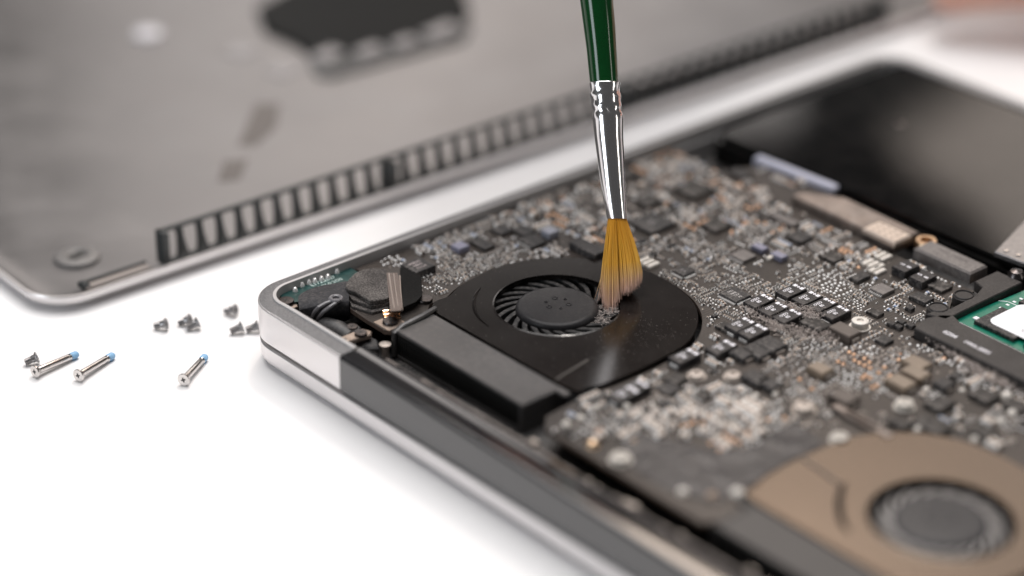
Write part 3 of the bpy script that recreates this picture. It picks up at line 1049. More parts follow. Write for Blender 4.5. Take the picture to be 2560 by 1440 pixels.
# dense groups, seen at these places in the photograph
for u, v, hx, hy, n_, mix in (
        (1676, 690, 3.2, 2.0, 60, 'small'), (1742, 690, 2.4, 2.6, 60, 'small'), (1709, 655, 4, 2, 34, 'small'), (1757, 733, 3.4, 3.4, 90, 'small'),
        (1810, 705, 3.5, 2.2, 60, 'small'), (1872, 712, 3.0, 2.4, 60, 'small'), (1905, 728, 2.4, 2.2, 40, 'small'), (1800, 770, 4, 3, 30, 'small'),
        (1770, 800, 3, 4, 16, 'mid'), (1850, 780, 4, 3, 26, 'small'), (1920, 700, 4, 3, 20, 'mid'), (1990, 700, 5, 4, 60, 'small'),
        (2060, 710, 5, 4, 110, 'balls'), (2100, 735, 4, 4, 50, 'small'), (2020, 680, 6, 4, 60, 'mid'), (2130, 700, 5, 4, 60, 'mid'),
        (2140, 750, 4, 4, 50, 'small'), (2180, 750, 5, 4, 50, 'mid'), (2235, 735, 5, 5, 60, 'mid'), (2240, 770, 6, 5, 60, 'small'),
        (2230, 815, 6, 4, 90, 'small'), (2290, 790, 4, 4, 40, 'small'), (2260, 870, 5, 4, 30, 'small'), (2330, 740, 5, 4, 70, 'mid'), (2360, 735, 5, 4, 50, 'mid'),
        (2330, 690, 6, 3, 40, 'big'), (1845, 655, 6, 4, 60, 'mid'), (1800, 650, 4, 3, 50, 'mid'), (1870, 600, 6, 5, 60, 'mid'),
        (2000, 880, 7, 6, 170, 'small'), (2060, 880, 6, 5, 120, 'peach'), (2120, 880, 7, 5, 200, 'peach'), (2170, 890, 6, 5, 150, 'peach'),
        (2130, 930, 6, 6, 160, 'peach'), (2080, 950, 6, 6, 150, 'peach'), (2030, 970, 6, 6, 100, 'peach'), (2180, 950, 4, 5, 60, 'peach'),
        (2300, 980, 8, 5, 30, 'big'), (2400, 940, 8, 5, 46, 'big'), (2480, 980, 8, 6, 46, 'big'), (2380, 1050, 10, 6, 30, 'big'), (2520, 1050, 8, 6, 30, 'big'),
        (2330, 870, 6, 3, 60, 'peach'), (1950, 900, 5, 4, 50, 'mid'), (1970, 945, 5, 4, 30, 'big'), (1830, 985, 8, 8, 60, 'big'), (1770, 1000, 8, 8, 60, 'big'), (1870, 1020, 8, 6, 50, 'big'), (1700, 1000, 7, 5, 40, 'big'), (1640, 1000, 5, 4, 20, 'big'), (1740, 1040, 8, 6, 80, 'mound'), (1820, 1040, 8, 6, 80, 'mound'), (1880, 1045, 7, 5, 80, 'mound'), (1790, 1080, 7, 4, 60, 'mound'), (1690, 1030, 6, 5, 60, 'mound'), (1850, 1090, 6, 4, 50, 'mound'), (1430, 1072, 4, 4, 16, 'big'), (1480, 1062, 4, 4, 18, 'big'), (1530, 1035, 5, 4, 26, 'big'), (1590, 1050, 5, 4, 26, 'big'), (1560, 1075, 4, 4, 20, 'big'), (1620, 1010, 5, 4, 30, 'mound'),
        (1740, 880, 4, 4, 14, 'mid'), (1780, 895, 4, 4, 10, 'big'), (1550, 1010, 5, 4, 12, 'big'), (1460, 1060, 4, 4, 8, 'big'),
        (1170, 665, 6, 6, 150, 'small'), (1215, 655, 6, 5, 110, 'small'), (1140, 690, 3.5, 4, 70, 'small'), (1250, 640, 5, 4, 70, 'small'),
        (1100, 695, 3, 3, 30, 'small'), (1080, 720, 2.5, 3, 24, 'small'), (1125, 640, 4, 3, 40, 'mid'), (1280, 610, 6, 4, 60, 'mid'), (1340, 625, 4, 3, 40, 'mid'), (1360, 640, 3, 2.4, 30, 'small'),
        (960, 640, 6, 3, 24, 'balls'), (920, 650, 5, 3, 14, 'balls'), (1010, 630, 6, 4, 24, 'mid'), (1060, 610, 8, 5, 60, 'mid'), (1110, 590, 8, 5, 70, 'mid'), (1180, 570, 8, 5, 70, 'mid'),
        (1240, 545, 8, 5, 70, 'far'), (1310, 520, 10, 6, 90, 'far'), (1390, 500, 10, 6, 90, 'far'), (1450, 540, 8, 6, 80, 'far'), (1400, 560, 6, 5, 60, 'far'), (1480, 470, 10, 6, 90, 'far'),
        (1580, 400, 12, 8, 100, 'far'), (1680, 380, 12, 8, 90, 'far'), (1700, 440, 10, 8, 90, 'far'), (1640, 500, 10, 8, 80, 'far'), (1780, 470, 10, 8, 80, 'far'), (1860, 510, 10, 8, 90, 'far'),
        (1700, 600, 7, 6, 70, 'mid'), (1640, 620, 6, 4, 50, 'mid'), (1760, 620, 6, 5, 60, 'mid'), (1850, 560, 8, 6, 90, 'far'), (1930, 570, 8, 6, 90, 'far'), (2000, 640, 7, 5, 70, 'mid'), (2080, 600, 8, 5, 80, 'far'), (1720, 545, 6, 5, 60, 'far'), (2120, 640, 6, 4, 60, 'far')):
    x, y = at(u, v, ZB + .3)
    scatter(x, y, hx * 1.05, hy * 1.05, int(n_ * (.62 if mix in ('small', 'balls', 'peach') else .4)), mix)
# thinner general population
scatter(65, 95, 62, 68, 200, 'far', 2, None, False)
scatter(130, 80, 40, 40, 60, 'mid', 2, None, False)

# the 300 largest-looking of each kind are parts of their own, the rest one mesh
VIEW = lambda q: (Vector((q[1], q[2], ZB)) - CAM).length
seen = {}


def size_seen(q):
    k, x, y, _r = q
    d = (Vector((x, y, ZB)) - CAM)
    dz = d.dot(fwd)
    u, v = 1280 + F_PX * d.dot(rgt) / dz, 720 - F_PX * d.dot(upv) / dz
    out = not (-20 < u < 2580 and -20 < v < 1460)
    return (out, -k[1] * k[2] / dz ** 2)


placed.sort(key=size_seen)
rest = MB()
rest_mats, rest_idx = [], {}
for k, x, y, rot in placed:
    seen[k[0]] = seen.get(k[0], 0) + 1
    if seen[k[0]] <= 300:
        link(k[0], KMESH[k], board, (x, y, ZB), rot=rot)
    else:
        src, mts = KINDS[k]
        idx = []
        for mt in mts:
            if mt.name not in rest_idx:
                rest_idx[mt.name] = len(rest_mats)
                rest_mats.append(mt)
            idx.append(rest_idx[mt.name])
        n0 = len(rest.v)
        ca, sa = math.cos(rot), math.sin(rot)
        rest.v += [(x + a * ca - b * sa, y + a * sa + b * ca, ZB + c) for a, b, c in src.v]
        rest.f += [tuple(i + n0 for i in f) for f in src.f]
        rest.m += [idx[i] for i in src.m]
        rest.sm += src.sm
rest.build('tiny_components', rest_mats, board, kind='stuff')

# ---- fans
def make_fan(cx, cy, loop, pm, lab, mirror=1):
    hole = circle(cx, cy, 16.0, 56)
    m_ = MB()
    m_.plate([loop, hole], 15.6, 16.3)
    # raised lip round the hole
    m_.wall(hole, 15.2, 16.42, 0, True)
    for i in range(56):
        j = (i + 1) % 56
        a, b = circle(cx, cy, 16.0, 56), circle(cx, cy, 16.45, 56)
        m_.add([(*a[i], 16.42), (*a[j], 16.42), (*b[j], 16.3), (*b[i], 16.3)], [(0, 3, 2, 1)], 0, True)
    m_.wall(inset(loop, 0.6), 8.4, 15.7, 1)
    m_.sheet([inset(loop, 0.6)], 8.6, 1)
    f = m_.build('fan', [pm, rubber_m], laptop, label=lab)
    # seam strips of the foil on the plate, and a slot
    m_ = MB()
    if mirror > 0:
        m_.box(80.6, 42.0, 16.3, 16.42, 0.7, 12.5, 0.06, R(9))
    else:
        m_.tube([(*at(2007, 1147, 16.3), 16.2), (*at(2055, 1178, 16.3), 16.25), (*at(2101, 1213, 16.3), 16.2)], .5, 6)
    m_.build('foil_seam', mat('foil_seam_' + ('b' if mirror < 0 else 'a'), (0.03, 0.024, 0.02) if mirror > 0 else (0.11, 0.09, 0.078), 0.5), f)
    m_ = MB()
    if mirror > 0:
        pts = [(cx + 21.5 * math.cos(R(205 + 58 * k / 8)), cy + 20.8 * math.sin(R(205 + 58 * k / 8)), 16.32) for k in range(9)]
        m_.tube(pts, [.1, .35, .5, .55, .55, .55, .5, .35, .1], 6)
        m_.build('plate_ridge', pm, f)
    else:
        m_.tube([(*at(u, v, 16.3), 16.1) for u, v in ((2114, 1208), (2104, 1225), (2098, 1256), (2101, 1285), (2108, 1308), (2122, 1330))], [.4, .8, .95, .95, .8, .4], 6)
        m_.build('plate_slot', flap_m, f)
    m_ = MB()
    m_.lathe([(10.6, 9.0), (10.6, 14.9), (10.5, 15.5), (10.2, 15.9), (9.6, 16.15), (8.8, 16.22), (0.0, 16.24)], cx, cy, 64, 0)
    for (du, dv, rr) in ((1385, 752, .75), (1371, 774, .75), (1420, 768, .75), (1411, 755, .45), (1363, 762, .45), (1400, 778, .45)):
        px_, py_ = at(du, dv, 16.24)
        dx, dy = (px_ - at(1391, 769, 16.24)[0]), (py_ - at(1391, 769, 16.24)[1])
        m_.lathe([(rr, 16.2), (rr, 16.34), (rr * .8, 16.44), (rr * .55, 16.42), (rr * .45, 16.3), (0.0, 16.27)], cx + dx, cy + dy, 14, 0)
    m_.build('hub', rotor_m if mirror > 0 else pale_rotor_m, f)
    nb = 22 if mirror > 0 else 19
    m_ = MB()
    th = .95
    segs = 5
    left, right_ = [], []
    for k in range(segs + 1):
        r_ = 10.3 + ((18.4 if mirror > 0 else 15.0) - 10.3) * k / segs
        a = R(38) * (k / segs) ** 0.9 * mirror
        tq = th if mirror > 0 else 1.0 - .8 * k / segs
        left.append((r_ * math.cos(a + tq / r_), r_ * math.sin(a + tq / r_)))
        right_.append((r_ * math.cos(a - tq / r_), r_ * math.sin(a - tq / r_)))
    m_.prism(right_ + left[::-1], 9.2, 14.7 if mirror > 0 else 15.3, 0.12)
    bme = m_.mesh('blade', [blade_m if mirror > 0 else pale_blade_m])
    for k in range(nb):
        link('blade', bme, f, (cx, cy, 0), rot=2 * math.pi * k / nb + .07)
    return f


make_fan(*FC1, fan_loop, plate_m, 'black cooling fan under the brush')
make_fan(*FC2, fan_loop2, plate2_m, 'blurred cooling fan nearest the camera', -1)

# ---- heat sinks: fins under a top plate, with end walls
def make_sink(ox, sg, oy, label):
    X = lambda x: ox + sg * (x - FC1[0])
    m_ = MB()
    m_.prism([(X(37.6), 22.0 + oy), (X(84.2), 22.0 + oy), (X(84.2), 34.7 + oy), (X(37.6), 34.7 + oy)], 15.2, 16.0, 0.25)
    m_.box(X(84.6), 28.3 + oy, 7.8, 16.1, 1.2, 13.0, 0.3)
    m_.box(X(37.2), 28.3 + oy, 7.8, 15.9, 1.0, 13.0, 0.3)
    m_.box(X(86.6), 33.5 + oy, 15.4, 16.2, 3.6, 2.0, 0.2)
    m_.box(X(61), 28.3 + oy, 8.4, 9.2, 46, 12.6)
    if sg > 0:
        m_.tube([(35.8, 36.2, 16.4), (36.8, 31.5, 16.5), (37.3, 24.5, 16.3), (37.2, 21.8, 15.4), (37.2, 21.6, 9)], 0.75, 8)
    sk_ = m_.build('heat_sink', sink_m if sg > 0 else sink2_m, laptop, label=label)
    for k in range(52):
        link('fin', fme, sk_, (X(38.4 + k * 0.88), 28.35 + oy, 0))


fm = MB()
fm.box(0, 0, 9.1, 15.3, 0.42, 12.2)
fme = fm.mesh('fin', [fin_m])
make_sink(FC1[0], 1, 0, 'black heat sink in front of the fan under the brush')
make_sink(FC2[0], -1, -1.6, 'blurred heat sink in front of the near fan')
mb = MB()
mb.lathe([(1.0, 8.2), (1.0, 12.2), (1.5, 12.4), (1.5, 13.0), (0, 13.2)], 37.0, 19.0, 16)
mb.build('post', tin, laptop)

# ---- corner of the case: power board, cloth tape, cable, foam pads, film, hinge barrel
mb = MB()
mb.prism([(3.0, 11.5), (3.0, 34.4), (9.5, 34.4), (11.5, 30.5), (11.5, 16), (8, 11.0), (5.2, 11.0)], 14.9, 15.6, 0.0)
mb.text('E17Z2007', 1.9, 4.6, 24.4, 15.63, R(90), 1)
mb.text('94V-0 2O0', 1.7, 6.7, 25.2, 15.63, R(90), 1)
pb = mb.build('power_board', [teal_pcb, mat('teal_print', (0.45, 0.55, 0.53), 0.4)], laptop, label='small teal circuit board in the corner with pale print')
for k, (u, v) in enumerate(((700 + 33, 716), (755, 712), (772, 706), (787, 702), (804, 697), (820, 692), (842, 679), (790, 690), (738, 725), (833, 672))):
    m_ = MB()
    m_.lathe([(0.75, 15.5), (0.7, 16.0), (0.35, 16.7), (0.0, 16.8)], *at(u, v, 16.0), 10, 0)
    m_.build('solder_joint', solder, pb)
mb = MB()
mb.prism([at(682, 741, 15.0), at(706, 733, 15.0), at(742, 752, 15.0), at(745, 766, 15.0), at(720, 775, 15.0)], 14.2, 15.0, 0.15)
tabp = mb.build('screw_tab', bronze, laptop)
flat_screw(tabp, *at(715, 750, 15.9), 15.9, 2.1, True)

# woven tape draped over the connector
mb = MB()
tp = [[at(742, 731, 17), at(775, 716, 17.6), at(812, 706, 18), at(850, 700, 18), at(876, 690, 17.5)],
      [at(747, 752, 17.4), at(785, 742, 18.2), at(820, 736, 18.6), at(852, 732, 18.4), at(872, 728, 18)],
      [at(748, 776, 16.5), at(785, 764, 17.8), at(820, 758, 18.2), at(850, 752, 18.2), at(872, 748, 17.8)],
      [at(752, 790, 13.5), at(790, 790, 14.5), at(815, 780, 15.5), at(852, 778, 15), at(874, 778, 14.8)],
      [at(765, 803, 10.5), at(800, 806, 11), at(826, 800, 11), at(856, 796, 11), at(874, 792, 11)]]
zz = [[16.2, 17.0, 17.4, 17.2, 16.6], [17.2, 18.0, 18.4, 18.1, 17.6], [16.4, 17.7, 18.1, 18.0, 17.4], [13.4, 14.6, 15.4, 15.0, 14.6], [10.4, 11, 11, 11, 11]]
vv, ff = [], []
for i in range(5):
    for j in range(5):
        vv.append((*tp[i][j], zz[i][j]))
for i in range(4):
    for j in range(4):
        ff.append((i * 5 + j, i * 5 + 5 + j, i * 5 + 6 + j, i * 5 + 1 + j))
n0 = len(vv)
vv += [(x, y, z - 1.0) for x, y, z in vv]
ff += [tuple(n0 + k for k in q[::-1]) for q in ff]
mb.add(vv, ff, 0, True)
o = mb.build('woven_tape', cloth_m, laptop)
md = o.modifiers.new('round', 'SUBSURF')
md.levels = md.render_levels = 2
mb = MB()
for dz in (0.0,):
    c0 = at(840, 748, 18.6)
    pts = [(c0[0] + 1.35 * math.cos(R(a)), c0[1] + 1.35 * math.sin(R(a)), 18.75) for a in range(0, 361, 20)]
    mb.tube(pts, 0.55, 8, caps=False)
    mb.lathe([(1.2, 18.2), (1.1, 18.5), (0, 18.55)], *c0, 16)
for pl_ in (((833, 752, 18.5), (815, 758, 18.3), (797, 768, 17.6), (786, 780, 16.0), (780, 792, 14.0), (778, 802, 11.5)),
            ((840, 757, 18.4), (824, 768, 17.9), (808, 780, 16.6), (797, 793, 14.6), (792, 806, 12.0), (792, 812, 10.8))):
    mb.tube([(*at(u, v, z), z) for u, v, z in pl_], 0.5, 8)
mb.build('cable_loop', cable_m, laptop)


def film(name, pts, z0, z1, m0, c=0.0, **kw):
    m_ = MB()
    m_.prism([at(u, v, z1) for u, v in pts], z0, z1, c)
    return m_.build(name, m0, laptop, **kw)


film('foam_pad', ((868, 742), (880, 728), (920, 748), (973, 752), (976, 770), (930, 780), (880, 765)), ZB + .1, 16.2, foam_m, .15)
film('foam_pad', ((872, 736), (884, 720), (940, 735), (972, 740), (972, 756), (928, 764), (880, 748)), 16.3, 17.3, foam_m, .15)
film('foam_pad', ((864, 712), (870, 700), (886, 683), (905, 673), (935, 669), (965, 672), (976, 690), (976, 742), (958, 748), (925, 752), (886, 728), (868, 722)), 17.5, 18.6, foam_m, .2)
film('black_flap', ((1000, 672), (1012, 668), (1053, 692), (1056, 738), (1040, 754), (1008, 768), (998, 740)), 17.2, 17.5, flap_m, .08)
film('flex_strip', ((966, 682), (994, 682), (1006, 768), (1002, 776), (976, 778)), 18.75, 18.95, film_m)
mb = MB()
for a, b, rr, z in (((972, 684), (986, 770), .28, 19.1), ((984, 684), (996, 770), .22, 19.1), ((999, 690), (1005, 772), .3, 18.5)):
    mb.tube([(*at(*a, z), z), (*at((a[0] + b[0]) / 2 - 1, (a[1] + b[1]) / 2, z), z + .1), (*at(*b, z), z - .4)], rr, 6)
mb.build('clear_ridge', mat('clear_plastic_edge', (0.42, 0.35, 0.31), 0.2, 0.3, coat=.3), laptop)
mb = MB()
for k in range(3):
    a, b = at(957 + k * 2, 776 + 5 * k, 17), at(998 + k * 2, 770 + 6 * k, 17)
    mb.tube([(*a, 16.6 - .4 * k), (*b, 16.6 - .4 * k)], .4, 6)
mb.build('gold_contact', mat('lit_gold', (0.85, 0.55, 0.36), 0.22, 1.0), laptop)

mb = MB()
p0, p1 = at(800, 800, 13), at(872, 835, 13)
mb.tube([(*p0, 11.5), (*at(815, 815, 13), 12.2), (*at(845, 825, 13), 12.4), (*p1, 11.5)], [2.0, 3.0, 3.0, 2.6], 16)
mb.build('hinge_barrel', rubber_m, laptop)
mb = MB()
mb.prism([at(858, 812, 14), at(884, 806, 14), at(903, 816, 14), at(900, 828, 14), at(868, 828, 14)], 12.6, 14.0, .4)
hb = mb.build('hinge_plate', rubber_m, laptop)
flat_screw(hb, *at(880, 815, 14.4), 14.4, 1.5)
mb = MB()
mb.prism([at(838, 850, 14.5), at(860, 838, 14.5), at(905, 820, 14.5), at(930, 827, 14.5), at(928, 836, 14.5), at(885, 848, 14.5), at(865, 858, 14.5)], 13.4, 14.5, .3)
hp_ = mb.build('hinge_plate', bronze, laptop)
flat_screw(hp_, *at(902, 830, 15.2), 15.2, 1.6)
flat_screw(hp_, *at(862, 848, 15.0), 15.0, 1.5, m0=bronze)
mb = MB()
mb.prism([at(890, 850, 12.5), at(925, 838, 12.5), at(945, 848, 12.5), at(948, 868, 12.5), at(915, 868, 12.5)], 9.5, 12.5, .5)
mb.build('hinge_block', rubber_m, laptop)
mb = MB()
for k in range(7):
    mb.box(46 + k * 19 + 6, 15.5 + 1.2 * math.sin(k * 2.1), 8.2, 9.6 + .9 * (k % 2), 12, 4.5, .4)
mb.build('cavity_block', rubber_m, laptop)
# small metal bits between the hinge cover and the board on the right
mb = MB()
rr_ = random.Random(5)
for k in range(16):
    x_ = 97 + k * 5 + rr_.uniform(-1, 1)
    mb.box(x_, 13.2 + rr_.uniform(-.8, 2.4), 8.5, 14.5 + rr_.uniform(-2, 1.2), rr_.uniform(1, 2.6), rr_.uniform(.8, 2), .3)
mb.build('hinge_clip', tin, laptop)

# ---- battery and label
mb = MB()
mb.prism(rrect(8, 166.2, 200, 247, 3.0), 9, 17.2, 0.5)
mb.prism([(8.5, 164.4), (200, 164.4), (200, 166.4), (8.5, 166.4)], 9, 15.4, 0.3)
batt = mb.build('battery', batt_m, laptop)
mb = MB()
mb.lathe([(1.6, 17.2), (1.5, 17.5), (0, 17.6)], *at(2250, 310, 17.4), 14)
mb.build('battery_screw', dark_steel, batt)
# grey metal bracket corner and ball post at the right edge
mb = MB()
mb.prism([at(2486, 628, 20), at(2590, 668, 20), at(2640, 560, 20), at(2590, 520, 20)], 18.6, 20.0, .3)
mb.box(*at(2600, 610, 19), 9, 19, 8, 8)
br = mb.build('metal_bracket', steel_dull, laptop)
for q in ((2515, 625), (2545, 636)):
    flat_screw(br, *at(*q, 20.3), 20.3, .7, False, steel)
mb = MB()
x, y = at(2540, 692, 17.5)
mb.lathe([(1.1, 9), (1.1, 15.2), (1.9, 15.8), (2.4, 17.0), (2.3, 18.2), (1.6, 19.2), (0, 19.6)], x, y, 20)
mb.build('post', dark_steel, laptop)

# ---- memory module and its black bracket
mem = MB()
mem.prism([(124, 130), (192, 130), (192, 158.5), (126, 158.5)], 15.2, 16.2, 0)
mem.box(*at(2441, 796, 16.3), 16.2, 16.45, 1.4, 1.4, 0, 0, 1)
for k in range(5):
    mem.box(128.0 + k * 0.1, 146 + k * 2.6, 16.2, 16.24, 0.9, 0.7, 0, 0, 1)
for xa, ya, xb, yb in ((125.6, 132.1, 150, 132.1), (150, 132.1, 151, 134), (125.2, 148.5, 127, 150), (127.2, 150, 133, 150.2)):
    ln = math.hypot(xb - xa, yb - ya)
    mem.box((xa + xb) / 2, (ya + yb) / 2, 16.2, 16.23, ln, 0.22, 0, math.atan2(yb - ya, xb - xa), 1)
for k in range(34):
    mem.box(127 + k * .9, 131.0 + (k % 3) * .28, 16.2, 16.235, .42, .5, 0, 0, 1)
mem.text('1DH02', 1.4, 133, 157, 16.23, R(90), 1)
memo = mem.build('memory_module', [green_pcb, print_m], laptop, label='green memory module with white sticker')
for q in ((135.2, 139.5, 12.4, 11.0), (136, 154.5, 12.0, 8.0), (150, 139.5, 11, 11), (163, 139.5, 11, 11)):
    m_ = MB()
    m_.box(q[0], q[1], 16.25, 17.35, q[2], q[3], .12)
    m_.build('memory_chip', epoxy, memo)
mb = MB()
mb.prism(rrect(131.3, 135.9, 185, 150.5, 2.6), 17.4, 17.5)
c = at(2556, 824, 17.52)
for i in range(20):
    a, b = R(18 * i), R(18 * i + 18)
    mb.add([(c[0] + 1.9 + r_ * math.cos(t), c[1] + 1.2 * r_ / 1.9 * math.sin(t), 17.515) for r_, t in ((1.9, a), (1.9, b), (1.65, b), (1.65, a))], [(0, 1, 2, 3)], 1)
mb.build('sticker', [sticker_m, print_dark], memo, label='white sticker with rounded corner')

mb = MB()
mb.prism([(122.6, 118.6), (176, 118.6), (176, 129.8), (128.0, 129.8), (124.6, 131.2), (122.4, 128.8), (121.0, 124.6)], 15.0, 18.0, 0.3)
mb.prism([(119.6, 126.4), (124.8, 128.0), (124.8, 158.5), (116.6, 158.5), (116.4, 149.6), (119.8, 148.4), (121.6, 143.4), (121.8, 133.2), (120.4, 131.5)], 15.2, 18.0, 0.25)
for ex, ey in (at(2346, 768, 18), at(2410, 737, 18)):
    mb.prism([(ex + 2.9 * math.cos(R(a)), ey + 2.9 * math.sin(R(a))) for a in range(40, 321, 20)] + [(ex + 5.2, ey - 2.2), (ex + 5.2, ey + 0.6)], 15.2, 17.9, 0.25)
mb.text('0Z04', 1.9, 130.5, 122.8, 18.02, 0, 1)
mb.text('1W6-2001', 1.9, 139.0, 122.8, 18.02, 0, 1)
brk = mb.build('memory_bracket', [bracket_m, print_m], laptop, label='black plastic memory bracket with two screws and white print')
for q in ((2346, 768), (2410, 737)):
    x, y = at(*q, 18)
    m_ = MB()
    m_.lathe([(2.55, 16.5), (2.55, 18.1), (2.35, 18.25), (2.2, 18.1), (2.15, 17.5)], x, y, 28)
    m_.build('screw_seat', bracket_m, brk)
    flat_screw(brk, x, y, 17.7, 2.1, True, mat('black_screw', (0.06, 0.055, 0.055), .4, .8))

# ------------------------------------------------------------------ dust and lint lying on the boards
def lint(name, label, spots, n_, rad, ln, seed, zlift=0.0):
    rn = random.Random(seed)
    m_ = MB()
    for _ in range(n_):
        (u, v, z, hx, hy) = rn.choice(spots)
        x, y = at(u, v, z)
        x += rn.gauss(0, .5) * hx
        y += rn.gauss(0, .5) * hy
        a, e = rn.uniform(0, 6.28), rn.uniform(-.2, 1.2)
        L_ = rn.uniform(.4, 1) * ln
        p = Vector((x, y, z + rn.uniform(0, .5)))
        pts = [p]
        for k in range(3):
            a += rn.uniform(-.9, .9)
            e += rn.uniform(-.6, .4)
            p = p + Vector((math.cos(a) * math.cos(e), math.sin(a) * math.cos(e), math.sin(e) * .8)) * L_ / 3
            p.z = max(p.z, z - .5)
            pts.append(p)
        m_.tube([tuple(q) for q in pts], rn.uniform(.6, 1.3) * rad, 3, caps=False)
    o = m_.build(name, dust_m, kind='stuff')
    o['label'], o['category'] = label, 'dust'
    return o


lint('lint', 'fluffy pale grey lint caught between the black capacitors',
     [(1905, 790, 16, 5, 2.5), (1925, 805, 16.2, 5, 3), (1950, 820, 16.2, 4, 3), (1975, 770, 16.5, 4, 2), (2025, 785, 17, 3.4, 2.4), (1880, 775, 16, 3, 2), (2000, 835, 16, 6, 3), (2050, 835, 16, 5, 2.5), (1960, 790, 16.2, 3, 3)], 1700, .055, 1.5, 21)
lint('lint', 'dark grey lint hanging along the front of the memory bracket',
     [(2345, 850, 16.5, 4, 2), (2370, 870, 16.2, 5, 2), (2400, 890, 16.2, 5, 2), (2430, 915, 16.2, 5, 2), (2465, 945, 16, 5, 2), (2500, 955, 16, 6, 2)], 1000, .06, 1.6, 22)
lint('lint', 'small tuft of pale lint on the fan blades under the brush tips', [(1518, 782, 14.6, 3, 2), (1535, 775, 14.8, 2.5, 2), (1500, 800, 14.6, 3, 2)], 260, .06, 1.4, 23)
rn = random.Random(9)
mb = MB()
for _ in range(420):
    t = rn.random()
    if t < .5:
        x, y = rn.gauss(80, 6), rn.gauss(66, 10)
        z = 16.32
        if not inside((x, y), fan_loop) or math.hypot(x - FC1[0], y - FC1[1]) < 17:
            continue
    elif t < .7:
        x, y = rn.uniform(30, 88), rn.uniform(36, 90)
        z = 16.32
        if not inside((x, y), fan_loop) or math.hypot(x - FC1[0], y - FC1[1]) < 17:
            continue
    else:
        x, y = rn.uniform(88, 97), rn.uniform(50, 92)
        z = ZB + .02
        if inside((x, y), fan_loop):
            continue
    r_ = rn.choice((.05, .06, .08, .1))
    mb.lathe([(r_, z), (0.0, z + r_)], x, y, 4, 0, smooth=False, a0=rn.random())
o = mb.build('dust_specks', speck_m, kind='stuff')
o['label'], o['category'] = 'scattered pale dust specks on the black fan plate', 'dust'

# ------------------------------------------------------------------ removed bottom cover, inside up on the table
cover = thing('bottom_cover', 'removed silver laptop bottom cover lying inside up behind, with black vent strip', 'cover', loc=(-47.0, -27.5, 0.3))
cover.rotation_euler = (0, 0, R(-2.3) + R(90))          # local x runs along the vented edge, local y into the cover
CW, CD = 364.0, 249.0
lp0 = rrect(0, 0, CW, CD, 13, 10)
n = len(lp0)
mb = MB()
rings = []
for ins, z in ((4.5, 0.0), (1.8, 0.9), (0.4, 2.4), (0.0, 4.2), (0.25, 4.6), (0.8, 4.6), (1.3, 4.0), (2.4, 2.7), (4.6, 1.7), (8.0, 1.35), (10, 1.3)):
    rings.append([(x, y, z) for x, y in (inset(lp0, ins) if ins else lp0)])
vv = sum(rings, [])
ff = []
for k in range(len(rings) - 1):
    for i in range(n):
        j = (i + 1) % n
        ff.append((k * n + i, k * n + j, k * n + n + j, k * n + n + i))
ff.append(tuple(range(n - 1, -1, -1)))
ff.append(tuple((len(rings) - 1) * n + i for i in range(n)))
mb.add(vv, ff, 1, True)
for i in range(6 * n):
    mb.m[i] = 0                                       # the bare rim is the same bright metal as the case
plate = mb.build('cover_plate', [alu, alu_cover], cover)


def cov(u, v, z):
    """cover-local millimetres for a pixel"""
    x, y = at(u, v, z)
    a = R(90 - 2.3)
    dx, dy = x + 47.0, y + 27.5
    return (dx * math.cos(a) + dy * math.sin(a), -dx * math.sin(a) + dy * math.cos(a))


# vent strip: top and bottom rails with slim tapering ribs
va, vb = 38.5, 322.0
mb = MB()
vy = 4.6
mb.box((va + vb) / 2, vy, 2.6, 3.7, vb - va, 2.2, .2)
mb.box((va + vb) / 2, vy + 1.9, 11.6, 12.4, vb - va, 1.5, .2)
mb.box(va + .8, vy + 0.9, 2.6, 12.4, 1.8, 4.2, .3)
mb.box(vb - .8, vy + 0.9, 2.6, 12.4, 1.8, 4.2, .3)
for q in (va + 77, va + 165.5):
    mb.box(q, vy + .9, 3.2, 10.8, 4.4, 3.0, .3)
strip = mb.build('vent_strip', vent_m, cover)
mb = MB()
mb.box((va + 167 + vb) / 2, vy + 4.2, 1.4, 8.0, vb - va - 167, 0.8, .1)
mb.build('vent_shade_panel', mat('vent_shade_tone', (0.30, 0.28, 0.27), .6, bump=.05, bscale=2.0), strip)  # added panel; its tone stands for shade behind the far windows
rb = MB()
for sg in (-1, 1):
    pass
rib = []
for z, hw, y_ in ((3.6, 1.75, vy), (5.4, 1.25, vy + .5), (8.6, .8, vy + 1.2), (11.7, .85, vy + 1.9)):
    rib.append([(-hw, y_ - .8, z), (hw, y_ - .8, z), (hw, y_ + .8, z), (-hw, y_ + .8, z)])
vv = sum(rib, [])
ff = []
for k in range(3):
    for i in range(4):
        j = (i + 1) % 4
        ff.append((4 * k + i, 4 * k + j, 4 * k + 4 + j, 4 * k + 4 + i))
rb.add(vv, ff, 0)
rme = rb.mesh('rib', [vent_m])
q = va + 6.6
while q < vb - 3:
    link('rib', rme, strip, (q, 0, 0))
    q += 6.35
